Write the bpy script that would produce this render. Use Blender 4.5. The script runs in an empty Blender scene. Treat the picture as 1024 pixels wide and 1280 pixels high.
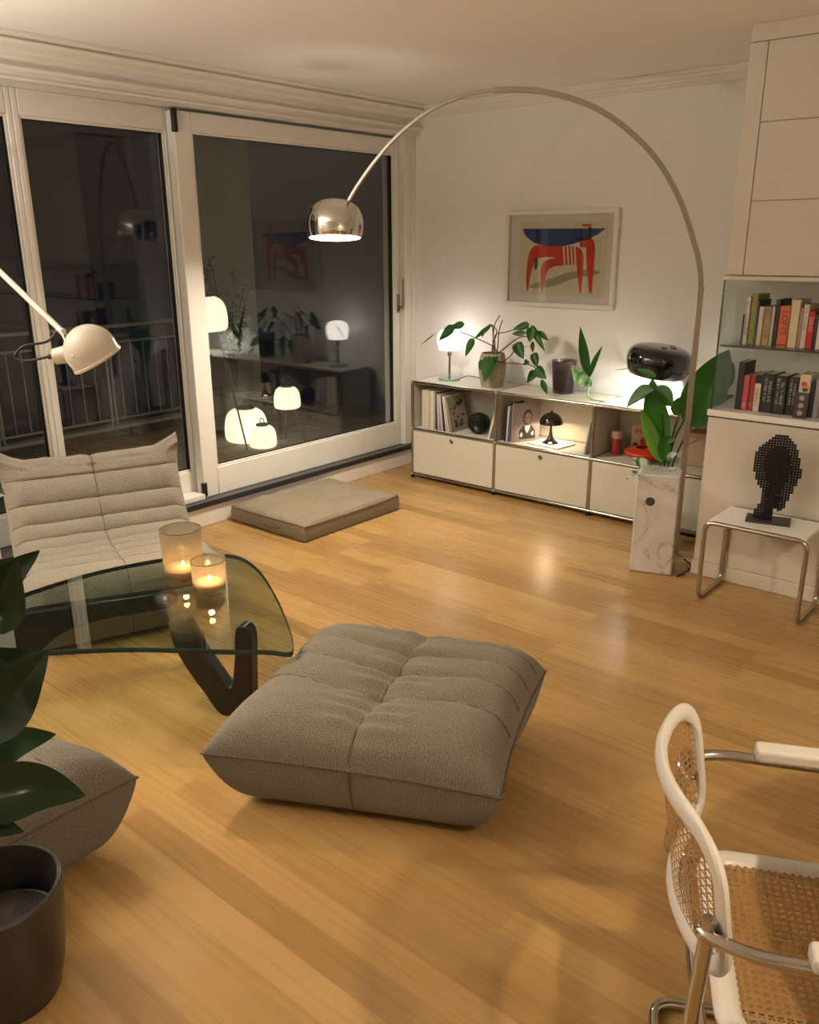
import bpy, math, random
from math import sin, cos, pi, radians, sqrt, exp
from mathutils import Vector, Matrix, noise
random.seed(7)
scene = bpy.context.scene
COL = scene.collection

# ------------------------------------------------------------------ mesh builder
class MB:
    def __init__(s):
        s.v = []; s.f = []; s.m = []; s.uv = {}; s.mi = 0
    def add(s, vs, fs, uvs=None):
        b = len(s.v)
        s.v += [Vector(p) for p in vs]
        for k, f in enumerate(fs):
            s.f.append([i + b for i in f]); s.m.append(s.mi)
        if uvs:
            for i, t in enumerate(uvs): s.uv[b + i] = t
        return s
    def box(s, x0, x1, y0, y1, z0, z1, M=None):
        vs = [Vector((x, y, z)) for x in (x0, x1) for y in (y0, y1) for z in (z0, z1)]
        if M: vs = [M @ v for v in vs]
        return s.add(vs, [(0,1,3,2),(4,6,7,5),(0,4,5,1),(2,3,7,6),(0,2,6,4),(1,5,7,3)])
    def tube(s, path, r, seg=10, cap=True, closed=False, ry=None, up=None):
        P = [Vector(p) for p in path]; n = len(P)
        R = r if isinstance(r, (list, tuple)) else [r] * n
        vs = []; nrm = None
        for i in range(n):
            if closed: t = P[(i+1) % n] - P[i-1]
            else: t = P[min(i+1, n-1)] - P[max(i-1, 0)]
            t.normalize()
            if up is not None:
                u = Vector(up) - t * t.dot(Vector(up))
            elif nrm is None:
                a = Vector((0,0,1)) if abs(t.z) < .9 else Vector((1,0,0))
                u = a - t * a.dot(t)
            else:
                u = nrm - t * nrm.dot(t)
            u.normalize(); nrm = u; w = t.cross(u)
            for k in range(seg):
                a = 2*pi*(k+.5)/seg
                vs.append(P[i] + u*cos(a)*R[i] + w*sin(a)*(R[i] if ry is None else ry))
        fs = []
        for i in range(n if closed else n-1):
            for k in range(seg):
                a = i*seg+k; b = i*seg+(k+1) % seg; j = ((i+1) % n)*seg
                fs.append((a, b, j+(k+1) % seg, j+k))
        if cap and not closed:
            fs.append(tuple(range(seg-1, -1, -1))); fs.append(tuple((n-1)*seg+k for k in range(seg)))
        return s.add(vs, fs)
    def lathe(s, prof, seg=40, c=(0,0,0), M=None, closed=False):
        vs = []; n = len(prof)
        for r, z in prof:
            for k in range(seg):
                a = 2*pi*k/seg
                v = Vector((r*cos(a), r*sin(a), z))
                vs.append((M @ v if M else v) + Vector(c))
        fs = []
        for i in range(n if closed else n-1):
            j = (i+1) % n
            for k in range(seg):
                fs.append((i*seg+k, i*seg+(k+1) % seg, j*seg+(k+1) % seg, j*seg+k))
        if not closed:
            fs.append(tuple(range(seg-1, -1, -1))); fs.append(tuple((n-1)*seg+k for k in range(seg)))
        return s.add(vs, fs)
    def grid(s, nu, nv, fn, wrapu=False, wrapv=False, uv=None):
        vs = []; uvs = []
        for i in range(nu):
            for j in range(nv):
                vs.append(fn(i, j)); uvs.append(uv(i, j) if uv else (0, 0))
        fs = []
        for i in range(nu if wrapu else nu-1):
            for j in range(nv if wrapv else nv-1):
                a = (i+1) % nu; b = (j+1) % nv
                fs.append((i*nv+j, a*nv+j, a*nv+b, i*nv+b))
        return s.add(vs, fs, uvs if uv else None)
    def prism(s, poly, fn0, fn1):
        n = len(poly)
        vs = [fn0(p) for p in poly] + [fn1(p) for p in poly]
        fs = [tuple(range(n-1, -1, -1)), tuple(range(n, 2*n))]
        for i in range(n): fs.append((i, (i+1) % n, n+(i+1) % n, n+i))
        return s.add(vs, fs)
    def sphere(s, c, rx, ry=None, rz=None, nu=24, nv=14):
        ry = ry or rx; rz = rz or rx
        prof = [(max(1e-4, sin(pi*k/nv)), -cos(pi*k/nv)) for k in range(nv+1)]
        M = Matrix.Diagonal((rx, ry, rz))
        return s.lathe(prof, nu, c, M.to_4x4())
    def build(s, name, mat, parent=None, smooth=True, bev=0, seg=2, sub=0, angle=38, world=True, solid=0, off=0):
        me = bpy.data.meshes.new(name)
        vs = s.v
        if parent is not None and world:
            inv = worldm(parent).inverted(); vs = [inv @ v for v in vs]
        me.from_pydata([tuple(v) for v in vs], [], s.f)
        mats = mat if isinstance(mat, (list, tuple)) else [mat]
        for m in mats: me.materials.append(m)
        if len(mats) > 1: me.polygons.foreach_set('material_index', s.m)
        if s.uv:
            ul = me.uv_layers.new(name='UVMap')
            for lp in me.loops: ul.data[lp.index].uv = s.uv.get(lp.vertex_index, (0, 0))
        me.validate(); 
        import bmesh
        bm = bmesh.new(); bm.from_mesh(me); bmesh.ops.recalc_face_normals(bm, faces=bm.faces); bm.to_mesh(me); bm.free()
        if smooth:
            me.polygons.foreach_set('use_smooth', [True]*len(me.polygons))
            me.set_sharp_from_angle(angle=radians(angle))
        o = bpy.data.objects.new(name, me); COL.objects.link(o)
        if parent is not None: o.parent = parent
        if bev:
            b = o.modifiers.new('Bevel', 'BEVEL'); b.width = bev; b.segments = seg; b.limit_method = 'ANGLE'; b.angle_limit = radians(40)
            b.harden_normals = False
        if solid:
            b = o.modifiers.new('Solidify', 'SOLIDIFY'); b.thickness = solid; b.offset = off
        if sub:
            b = o.modifiers.new('Subsurf', 'SUBSURF'); b.levels = sub; b.render_levels = sub
        return o

def worldm(o):
    M = Matrix.Translation(o.location) @ o.rotation_euler.to_matrix().to_4x4()
    return (worldm(o.parent) @ M) if o.parent else M
def tag(o, label, cat, group=None, kind=None):
    o['label'] = label; o['category'] = cat
    if group: o['group'] = group
    if kind: o['kind'] = kind
    return o
def thing(name, label, cat, loc=(0,0,0), rz=0, group=None):
    o = bpy.data.objects.new(name, None); COL.objects.link(o)
    o.location = loc; o.rotation_euler = (0, 0, rz); o.empty_display_size = .05
    return tag(o, label, cat, group)
def struct(name, mb, mat, label=None, **k):
    o = mb.build(name, mat, **k); o['kind'] = 'structure'
    if label: o['label'] = label
    return o
def catmull(P, n=8, closed=False):
    P = [Vector(p) for p in P]; out = []
    N = len(P)
    for i in range(N if closed else N-1):
        p0 = P[i-1] if (i > 0 or closed) else P[0]*2-P[1]
        p1 = P[i]; p2 = P[(i+1) % N]
        p3 = P[(i+2) % N] if (i+2 < N or closed) else P[-1]*2-P[-2]
        for k in range(n):
            t = k/n
            out.append(.5*((2*p1)+(p2-p0)*t+(2*p0-5*p1+4*p2-p3)*t*t+(3*p1-p0-3*p2+p3)*t**3))
    if not closed: out.append(P[-1])
    return out
def fillet(P, r, n=6, closed=False):
    """polyline with rounded corners"""
    P = [Vector(p) for p in P]; out = []; N = len(P)
    for i in range(N):
        if not closed and i in (0, N-1): out.append(P[i]); continue
        a = P[i-1]-P[i]; b = P[(i+1) % N]-P[i]
        rr = min(r, a.length*.49, b.length*.49)
        A = P[i]+a.normalized()*rr; B = P[i]+b.normalized()*rr
        for k in range(n+1):
            t = k/n; out.append(A*(1-t)**2+P[i]*2*t*(1-t)+B*t*t)
    return out
def interp(P, n):
    """n points evenly spaced by length along polyline"""
    L = [0]
    for a, b in zip(P, P[1:]): L.append(L[-1]+(b-a).length)
    out = []; j = 0
    for k in range(n):
        d = L[-1]*k/(n-1)
        while j < len(P)-2 and L[j+1] < d: j += 1
        t = (d-L[j])/max(1e-9, L[j+1]-L[j]); out.append(P[j].lerp(P[j+1], t))
    return out

# ------------------------------------------------------------------ materials
def srgb(r, g, b):
    f = lambda c: (c/12.92 if c <= .04045 else ((c+.055)/1.055)**2.4)
    return (f(r/255), f(g/255), f(b/255), 1)
def mat(name, col, rough=.5, metal=0, noise_amt=0, noise_scale=30, bump=0, bump_scale=80, spec=.5, emit=None, estr=0, coat=0, trans=0, ior=1.45, sss=0):
    m = bpy.data.materials.new(name); m.use_nodes = True
    nt = m.node_tree; b = nt.nodes['Principled BSDF']
    if len(col) == 3: col = (*col, 1)
    b.inputs['Base Color'].default_value = col
    b.inputs['Roughness'].default_value = rough; b.inputs['Metallic'].default_value = metal
    b.inputs['Specular IOR Level'].default_value = spec; b.inputs['IOR'].default_value = ior
    b.inputs['Coat Weight'].default_value = coat; b.inputs['Transmission Weight'].default_value = trans
    if emit:
        b.inputs['Emission Color'].default_value = (*emit[:3], 1); b.inputs['Emission Strength'].default_value = estr
    if noise_amt or bump:
        tc = nt.nodes.new('ShaderNodeTexCoord')
    if noise_amt:
        n = nt.nodes.new('ShaderNodeTexNoise'); n.inputs['Scale'].default_value = noise_scale; n.inputs['Detail'].default_value = 5
        nt.links.new(tc.outputs['Object'], n.inputs['Vector'])
        mx = nt.nodes.new('ShaderNodeMixRGB'); mx.blend_type = 'MULTIPLY'; mx.inputs['Fac'].default_value = 1
        mx.inputs['Color1'].default_value = col
        cr = nt.nodes.new('ShaderNodeValToRGB'); lo = 1-noise_amt
        cr.color_ramp.elements[0].color = (lo, lo, lo, 1); cr.color_ramp.elements[1].color = (1, 1, 1, 1)
        cr.color_ramp.elements[0].position = .3; cr.color_ramp.elements[1].position = .7
        nt.links.new(n.outputs['Fac'], cr.inputs['Fac']); nt.links.new(cr.outputs['Color'], mx.inputs['Color2'])
        nt.links.new(mx.outputs['Color'], b.inputs['Base Color'])
    if bump:
        n2 = nt.nodes.new('ShaderNodeTexNoise'); n2.inputs['Scale'].default_value = bump_scale; n2.inputs['Detail'].default_value = 4
        nt.links.new(tc.outputs['Object'], n2.inputs['Vector'])
        bp = nt.nodes.new('ShaderNodeBump'); bp.inputs['Strength'].default_value = bump; bp.inputs['Distance'].default_value = .01
        nt.links.new(n2.outputs['Fac'], bp.inputs['Height']); nt.links.new(bp.outputs['Normal'], b.inputs['Normal'])
    return m
class NT:
    def __init__(s, m): s.t = m.node_tree; s.b = s.t.nodes.get('Principled BSDF')
    def n(s, typ, **k):
        nd = s.t.nodes.new('ShaderNode'+typ)
        for a, v in k.items():
            if a.startswith('i_'):
                nd.inputs[int(a[2:])].default_value = v
            else: setattr(nd, a, v)
        return nd
    def l(s, a, b): s.t.links.new(a, b)
    def math(s, op, a, b=None):
        nd = s.n('Math', operation=op)
        for i, x in enumerate((a, b)):
            if x is None: continue
            if isinstance(x, (int, float)): nd.inputs[i].default_value = x
            else: s.l(x, nd.inputs[i])
        return nd.outputs[0]

M_wall = mat('painted_wall', (.83,.81,.785), .85, bump=.04, bump_scale=220)
M_ceil = mat('painted_ceiling', (.90,.88,.86), .9)
M_trim = mat('painted_trim', (.78,.75,.70), .45)
M_wframe = mat('painted_window_timber', (.76,.73,.67), .4, noise_amt=.05, noise_scale=8)
M_track = mat('dark_track_metal', (.10,.10,.105), .45, metal=.4)
M_black = mat('black_plastic', (.012,.012,.013), .35)
M_seal = mat('black_rubber_seal', (.02,.02,.02), .7)
M_chrome = mat('polished_chrome', (.74,.71,.67), .08, metal=1)
M_tubechrome = mat('satin_chrome_tube', (.42,.39,.35), .22, metal=1)
M_steel = mat('brushed_steel', (.36,.32,.27), .30, metal=1)
M_nickel = mat('nickel_tube', (.42,.38,.32), .2, metal=1)
M_usm = mat('cream_lacquered_steel', (.585,.555,.465), .38)
M_whitegloss = mat('white_gloss_lacquer', (.80,.78,.74), .28)
M_cab = mat('cream_cabinet_lacquer', (.60,.545,.465), .42)
M_blackgloss = mat('black_gloss_enamel', (.008,.008,.009), .08, coat=.6)
M_lampwhite = mat('ivory_lamp_enamel', (.64,.575,.47), .25)
M_cord = mat('black_cord', (.015,.013,.012), .5)
M_terra = mat('terrace_tiles', (.30,.25,.21), .8, noise_amt=.4, noise_scale=6, bump=.2, bump_scale=40)
M_ext = mat('exterior_plaster', (.55,.55,.52), .9, noise_amt=.15, noise_scale=5)
M_rail = mat('galvanised_rail', (.55,.54,.52), .5, metal=.6)
M_leaf = mat('leaf_green', (.045,.16,.03), .42, noise_amt=.35, noise_scale=14, spec=.4)
M_leafdark = mat('leaf_dark_green', (.018,.045,.014), .3, noise_amt=.4, noise_scale=10)
M_stem = mat('brown_stem', (.07,.035,.02), .6)
M_greenstem = mat('green_stem', (.03,.08,.02), .5)
M_soil = mat('potting_soil', (.03,.02,.015), .95, bump=.6, bump_scale=90)
M_wax = mat('candle_wax', (.85,.72,.5), .5)

def glass_pane(name, tint=(1,1,1,1), k=1.0, ior=1.5, rough=0.0):
    m = bpy.data.materials.new(name); m.use_nodes = True; t = NT(m)
    t.t.nodes.remove(t.b)
    out = t.t.nodes['Material Output']
    tr = t.n('BsdfTransparent'); tr.inputs[0].default_value = tint
    gl = t.n('BsdfGlossy'); gl.inputs['Roughness'].default_value = rough
    lw = t.n('LayerWeight'); lw.inputs['Blend'].default_value = .5
    f0 = ((ior-1)/(ior+1))**2
    fac = t.math('MULTIPLY', t.math('ADD', t.math('MULTIPLY', t.math('POWER', lw.outputs['Facing'], 5.0), 1-f0), f0), k)
    fac = t.math('MINIMUM', fac, 1.0)
    mx = t.n('MixShader'); t.l(fac, mx.inputs[0]); t.l(tr.outputs[0], mx.inputs[1]); t.l(gl.outputs[0], mx.inputs[2])
    t.l(mx.outputs[0], out.inputs[0])
    return m
M_pane = glass_pane('window_glass', (.94,.96,.95,1), 1.9, 1.52)
M_pane2 = glass_pane('fixed_window_glass', (.94,.96,.95,1), 1.45, 1.52)
M_clear = glass_pane('clear_glass', (.90,.94,.92,1), 1.0)
M_table = glass_pane('green_table_glass', (.83,.91,.865,1), 1.8, 1.52)
M_smoke = glass_pane('smoked_glass', (.62,.57,.59,1), 1.0)
M_vot = glass_pane('seeded_grey_glass', (.74,.71,.62,1), 1.0, rough=.15)
M_picglass = glass_pane('picture_glass', (.97,.97,.97,1), .9)

def emis(name, col, s, diff=(.8,.8,.8)):
    return mat(name, diff, .4, emit=col, estr=s)

# bamboo parquet
M_floor = mat('bamboo_parquet', (.6,.37,.16), .28); t = NT(M_floor)
tc = t.n('TexCoord'); mp = t.n('Mapping'); t.l(tc.outputs['Object'], mp.inputs['Vector'])
br = t.n('TexBrick', offset=.37, squash=1.0)
br.inputs['Scale'].default_value = 1; br.inputs['Brick Width'].default_value = 1.15; br.inputs['Row Height'].default_value = .097
br.inputs['Mortar Size'].default_value = .0008; br.inputs['Bias'].default_value = 0
br.inputs['Color1'].default_value = (0,0,0,1); br.inputs['Color2'].default_value = (1,1,1,1); br.inputs['Mortar'].default_value = (.0,.0,.0,1)
t.l(mp.outputs[0], br.inputs['Vector'])
st_ = t.n('Mapping'); st_.inputs['Scale'].default_value = (1.1, 52, 1); t.l(tc.outputs['Object'], st_.inputs['Vector'])
ns = t.n('TexNoise'); ns.inputs['Scale'].default_value = 1.2; ns.inputs['Detail'].default_value = 4; t.l(st_.outputs[0], ns.inputs['Vector'])
st2 = t.n('Mapping'); st2.inputs['Scale'].default_value = (2.6, 50, 1); t.l(tc.outputs['Object'], st2.inputs['Vector'])
vn = t.n('TexNoise'); vn.inputs['Scale'].default_value = 1.6; vn.inputs['Detail'].default_value = 1; t.l(st2.outputs[0], vn.inputs['Vector'])
knot = t.n('ValToRGB'); knot.color_ramp.elements[0].position = .69; knot.color_ramp.elements[1].position = .76
t.l(vn.outputs['Fac'], knot.inputs[0])
ramp = t.n('ValToRGB'); ramp.color_ramp.elements[0].position = .2; ramp.color_ramp.elements[1].position = .8
ramp.color_ramp.elements[0].color = (.295,.168,.056,1); ramp.color_ramp.elements[1].color = (.445,.272,.100,1)
s1 = t.math('MULTIPLY', br.outputs['Color'], .55); s2 = t.math('MULTIPLY', ns.outputs['Fac'], .45)
sm = t.math('ADD', s1, s2); t.l(sm, ramp.inputs[0])
dk = t.n('MixRGB', blend_type='MULTIPLY'); dk.inputs['Fac'].default_value = 1
t.l(ramp.outputs[0], dk.inputs[1])
kf = t.n('MixRGB'); kf.inputs[1].default_value = (1,1,1,1); kf.inputs[2].default_value = (.80,.72,.62,1); t.l(knot.outputs[0], kf.inputs[0])
t.l(kf.outputs[0], dk.inputs[2])
mo = t.n('MixRGB'); t.l(br.outputs['Fac'], mo.inputs[0]); t.l(dk.outputs[0], mo.inputs[1]); mo.inputs[2].default_value = (.30,.15,.05,1)
t.l(mo.outputs[0], t.b.inputs['Base Color'])
rr = t.n('MapRange'); rr.inputs['To Min'].default_value = .22; rr.inputs['To Max'].default_value = .34; t.l(ns.outputs['Fac'], rr.inputs[0]); t.l(rr.outputs[0], t.b.inputs['Roughness'])
t.b.inputs['Specular IOR Level'].default_value = .45

# marble
M_marble = mat('veined_white_marble', (.78,.76,.73), .18, spec=.5); t = NT(M_marble)
tc = t.n('TexCoord'); n1 = t.n('TexNoise'); n1.inputs['Scale'].default_value = 3.2; n1.inputs['Detail'].default_value = 8; n1.inputs['Distortion'].default_value = 1.6
mp = t.n('Mapping'); mp.inputs['Rotation'].default_value = (.4, .5, .6); mp.inputs['Location'].default_value = (3.1, 0.7, 2.3); t.l(tc.outputs['Object'], mp.inputs[0]); t.l(mp.outputs[0], n1.inputs['Vector'])
a1 = t.math('ABSOLUTE', t.math('SUBTRACT', n1.outputs['Fac'], .5)); r1 = t.n('ValToRGB'); t.l(a1, r1.inputs[0])
r1.color_ramp.elements[0].position = 0; r1.color_ramp.elements[0].color = (.34,.31,.275,1)
r1.color_ramp.elements[1].position = .016; r1.color_ramp.elements[1].color = (.52,.49,.455,1)
e = r1.color_ramp.elements.new(.2); e.color = (.60,.575,.54,1)
t.l(r1.outputs[0], t.b.inputs['Base Color'])

def fabric(name, c1, c2, pitch=.006, rough=.95):
    m = mat(name, c1, rough, spec=.15); t = NT(m)
    uv = t.n('UVMap'); w = []
    for ax in ('X', 'Y'):
        wv = t.n('TexWave', wave_type='BANDS', bands_direction=ax, wave_profile='SIN'); wv.inputs['Scale'].default_value = 1/pitch/ (2*pi) * 2
        wv.inputs['Distortion'].default_value = 1.2; wv.inputs['Detail'].default_value = 1; wv.inputs['Detail Scale'].default_value = 30
        t.l(uv.outputs[0], wv.inputs['Vector']); w.append(wv.outputs['Fac'])
    pr_ = t.math('ADD', t.math('MULTIPLY', w[0], .55), t.math('MULTIPLY', t.math('MULTIPLY', w[0], w[1]), .40))
    ns = t.n('TexNoise'); ns.inputs['Scale'].default_value = 190; ns.inputs['Detail'].default_value = 3; t.l(uv.outputs[0], ns.inputs['Vector'])
    nf = t.math('MULTIPLY', ns.outputs['Fac'], 1.5)
    f_ = t.math('ADD', pr_, t.math('SUBTRACT', nf, .75)); 
    rp = t.n('ValToRGB'); rp.color_ramp.elements[0].position = .02; rp.color_ramp.elements[1].position = .62
    rp.color_ramp.elements[0].color = (*c2, 1); rp.color_ramp.elements[1].color = (*c1, 1); t.l(f_, rp.inputs[0])
    t.l(rp.outputs[0], t.b.inputs['Base Color'])
    bp = t.n('Bump'); bp.inputs['Strength'].default_value = .5; bp.inputs['Distance'].default_value = .003; t.l(f_, bp.inputs['Height']); t.l(bp.outputs[0], t.b.inputs['Normal'])
    t.b.inputs['Sheen Weight'].default_value = .15
    return m
M_tweed = fabric('oatmeal_tweed', (.26,.235,.185), (.072,.062,.048), .0055)
M_tweedchair = fabric('pale_oatmeal_tweed', (.39,.345,.28), (.16,.137,.106), .006)
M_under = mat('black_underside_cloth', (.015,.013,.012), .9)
M_dogbed = mat('taupe_canvas', (.235,.195,.135), .95, noise_amt=.10, noise_scale=7, bump=.12, bump_scale=260)
M_piping = mat('dark_taupe_piping', (.12,.095,.06), .9)

# woven cane on UV in metres
M_cane = mat('woven_cane', (.55,.30,.11), .5); t = NT(M_cane)
uv = t.n('UVMap'); sx = t.n('SeparateXYZ'); t.l(uv.outputs[0], sx.inputs[0])
P_ = .0135
P_ = .0155
def strip(e, w):
    fr_ = t.math('FRACT', t.math('DIVIDE', e, P_)); return t.math('LESS_THAN', t.math('ABSOLUTE', t.math('SUBTRACT', fr_, .5)), w)
u_, v_ = sx.outputs[0], sx.outputs[1]
dsum = t.math('MULTIPLY', t.math('ADD', u_, v_), 1.0); ddif = t.math('ADD', t.math('SUBTRACT', u_, v_), 10.0)
ua = t.math('ADD', u_, 10.0); va = t.math('ADD', v_, 10.0); dsum = t.math('ADD', dsum, 10.0)
mk = t.math('MAXIMUM', t.math('MAXIMUM', strip(ua, .14), strip(va, .14)), t.math('MAXIMUM', strip(dsum, .085), strip(ddif, .085)))
ns = t.n('TexNoise'); ns.inputs['Scale'].default_value = 120; t.l(uv.outputs[0], ns.inputs['Vector'])
rp = t.n('ValToRGB'); rp.color_ramp.elements[0].color = (.24,.115,.033,1); rp.color_ramp.elements[1].color = (.42,.235,.085,1); t.l(ns.outputs['Fac'], rp.inputs[0]); t.l(rp.outputs[0], t.b.inputs['Base Color'])
tr = t.n('BsdfTransparent'); mx = t.n('MixShader'); t.l(mk, mx.inputs[0]); t.l(tr.outputs[0], mx.inputs[1]); t.l(t.b.outputs[0], mx.inputs[2])
t.l(mx.outputs[0], t.t.nodes['Material Output'].inputs[0])

# leaves that let light through
def leafmat(name, col, trans, rough=.4, vein=None):
    m = mat(name, col, rough, noise_amt=.3, noise_scale=9, spec=.4); t = NT(m)
    tl = t.n('BsdfTranslucent'); tl.inputs[0].default_value = (*trans, 1)
    mx = t.n('MixShader'); mx.inputs[0].default_value = .35
    t.l(t.b.outputs[0], mx.inputs[1]); t.l(tl.outputs[0], mx.inputs[2]); t.l(mx.outputs[0], t.t.nodes['Material Output'].inputs[0])
    if vein:
        uv = t.n('UVMap'); wv = t.n('TexNoise'); wv.inputs['Scale'].default_value = 9; wv.inputs['Distortion'].default_value = 2; t.l(uv.outputs[0], wv.inputs['Vector'])
        rp = t.n('ValToRGB'); rp.color_ramp.elements[0].position = .42; rp.color_ramp.elements[1].position = .55
        rp.color_ramp.elements[0].color = (*col, 1); rp.color_ramp.elements[1].color = (*vein, 1); t.l(wv.outputs['Fac'], rp.inputs[0]); t.l(rp.outputs[0], t.b.inputs['Base Color'])
    return m
M_phil = leafmat('philodendron_leaf', (.035,.13,.025), (.10,.30,.04))
M_strel = leafmat('strelitzia_leaf', (.05,.17,.035), (.22,.50,.05))
M_hoya = leafmat('mottled_pale_leaf', (.10,.28,.09), (.2,.4,.1), vein=(.45,.62,.38))
M_varieg = leafmat('variegated_leaf', (.05,.14,.05), (.2,.35,.15), vein=(.75,.80,.72))
M_fig = leafmat('fiddle_leaf', (.022,.045,.016), (.03,.06,.015), .28)

# cloudy seeded glass: part clear, part light-scattering
m_ = bpy.data.materials.new('cloudy_seeded_glass'); m_.use_nodes = True; t = NT(m_); t.t.nodes.remove(t.b)
tr = t.n('BsdfTransparent'); tr.inputs[0].default_value = (.80,.77,.69,1)
tl = t.n('BsdfTranslucent'); tl.inputs[0].default_value = (.62,.55,.43,1); df = t.n('BsdfDiffuse'); df.inputs[0].default_value = (.30,.28,.22,1)
gl = t.n('BsdfGlossy'); gl.inputs['Roughness'].default_value = .12
tc = t.n('TexCoord'); ns = t.n('TexNoise'); ns.inputs['Scale'].default_value = 55; ns.inputs['Detail'].default_value = 4; t.l(tc.outputs['Object'], ns.inputs['Vector'])
rp = t.n('MapRange'); rp.inputs['To Min'].default_value = .12; rp.inputs['To Max'].default_value = .45; t.l(ns.outputs['Fac'], rp.inputs[0])
m1 = t.n('MixShader'); m1.inputs[0].default_value = .28; t.l(tl.outputs[0], m1.inputs[1]); t.l(df.outputs[0], m1.inputs[2])
m2 = t.n('MixShader'); t.l(rp.outputs[0], m2.inputs[0]); t.l(tr.outputs[0], m2.inputs[1]); t.l(m1.outputs[0], m2.inputs[2])
lw = t.n('LayerWeight'); lw.inputs[0].default_value = .25; m3 = t.n('MixShader'); t.l(t.math('MULTIPLY', lw.outputs['Fresnel'], .5), m3.inputs[0]); t.l(m2.outputs[0], m3.inputs[1]); t.l(gl.outputs[0], m3.inputs[2])
t.l(m3.outputs[0], t.t.nodes['Material Output'].inputs[0]); M_vot2 = m_

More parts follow.
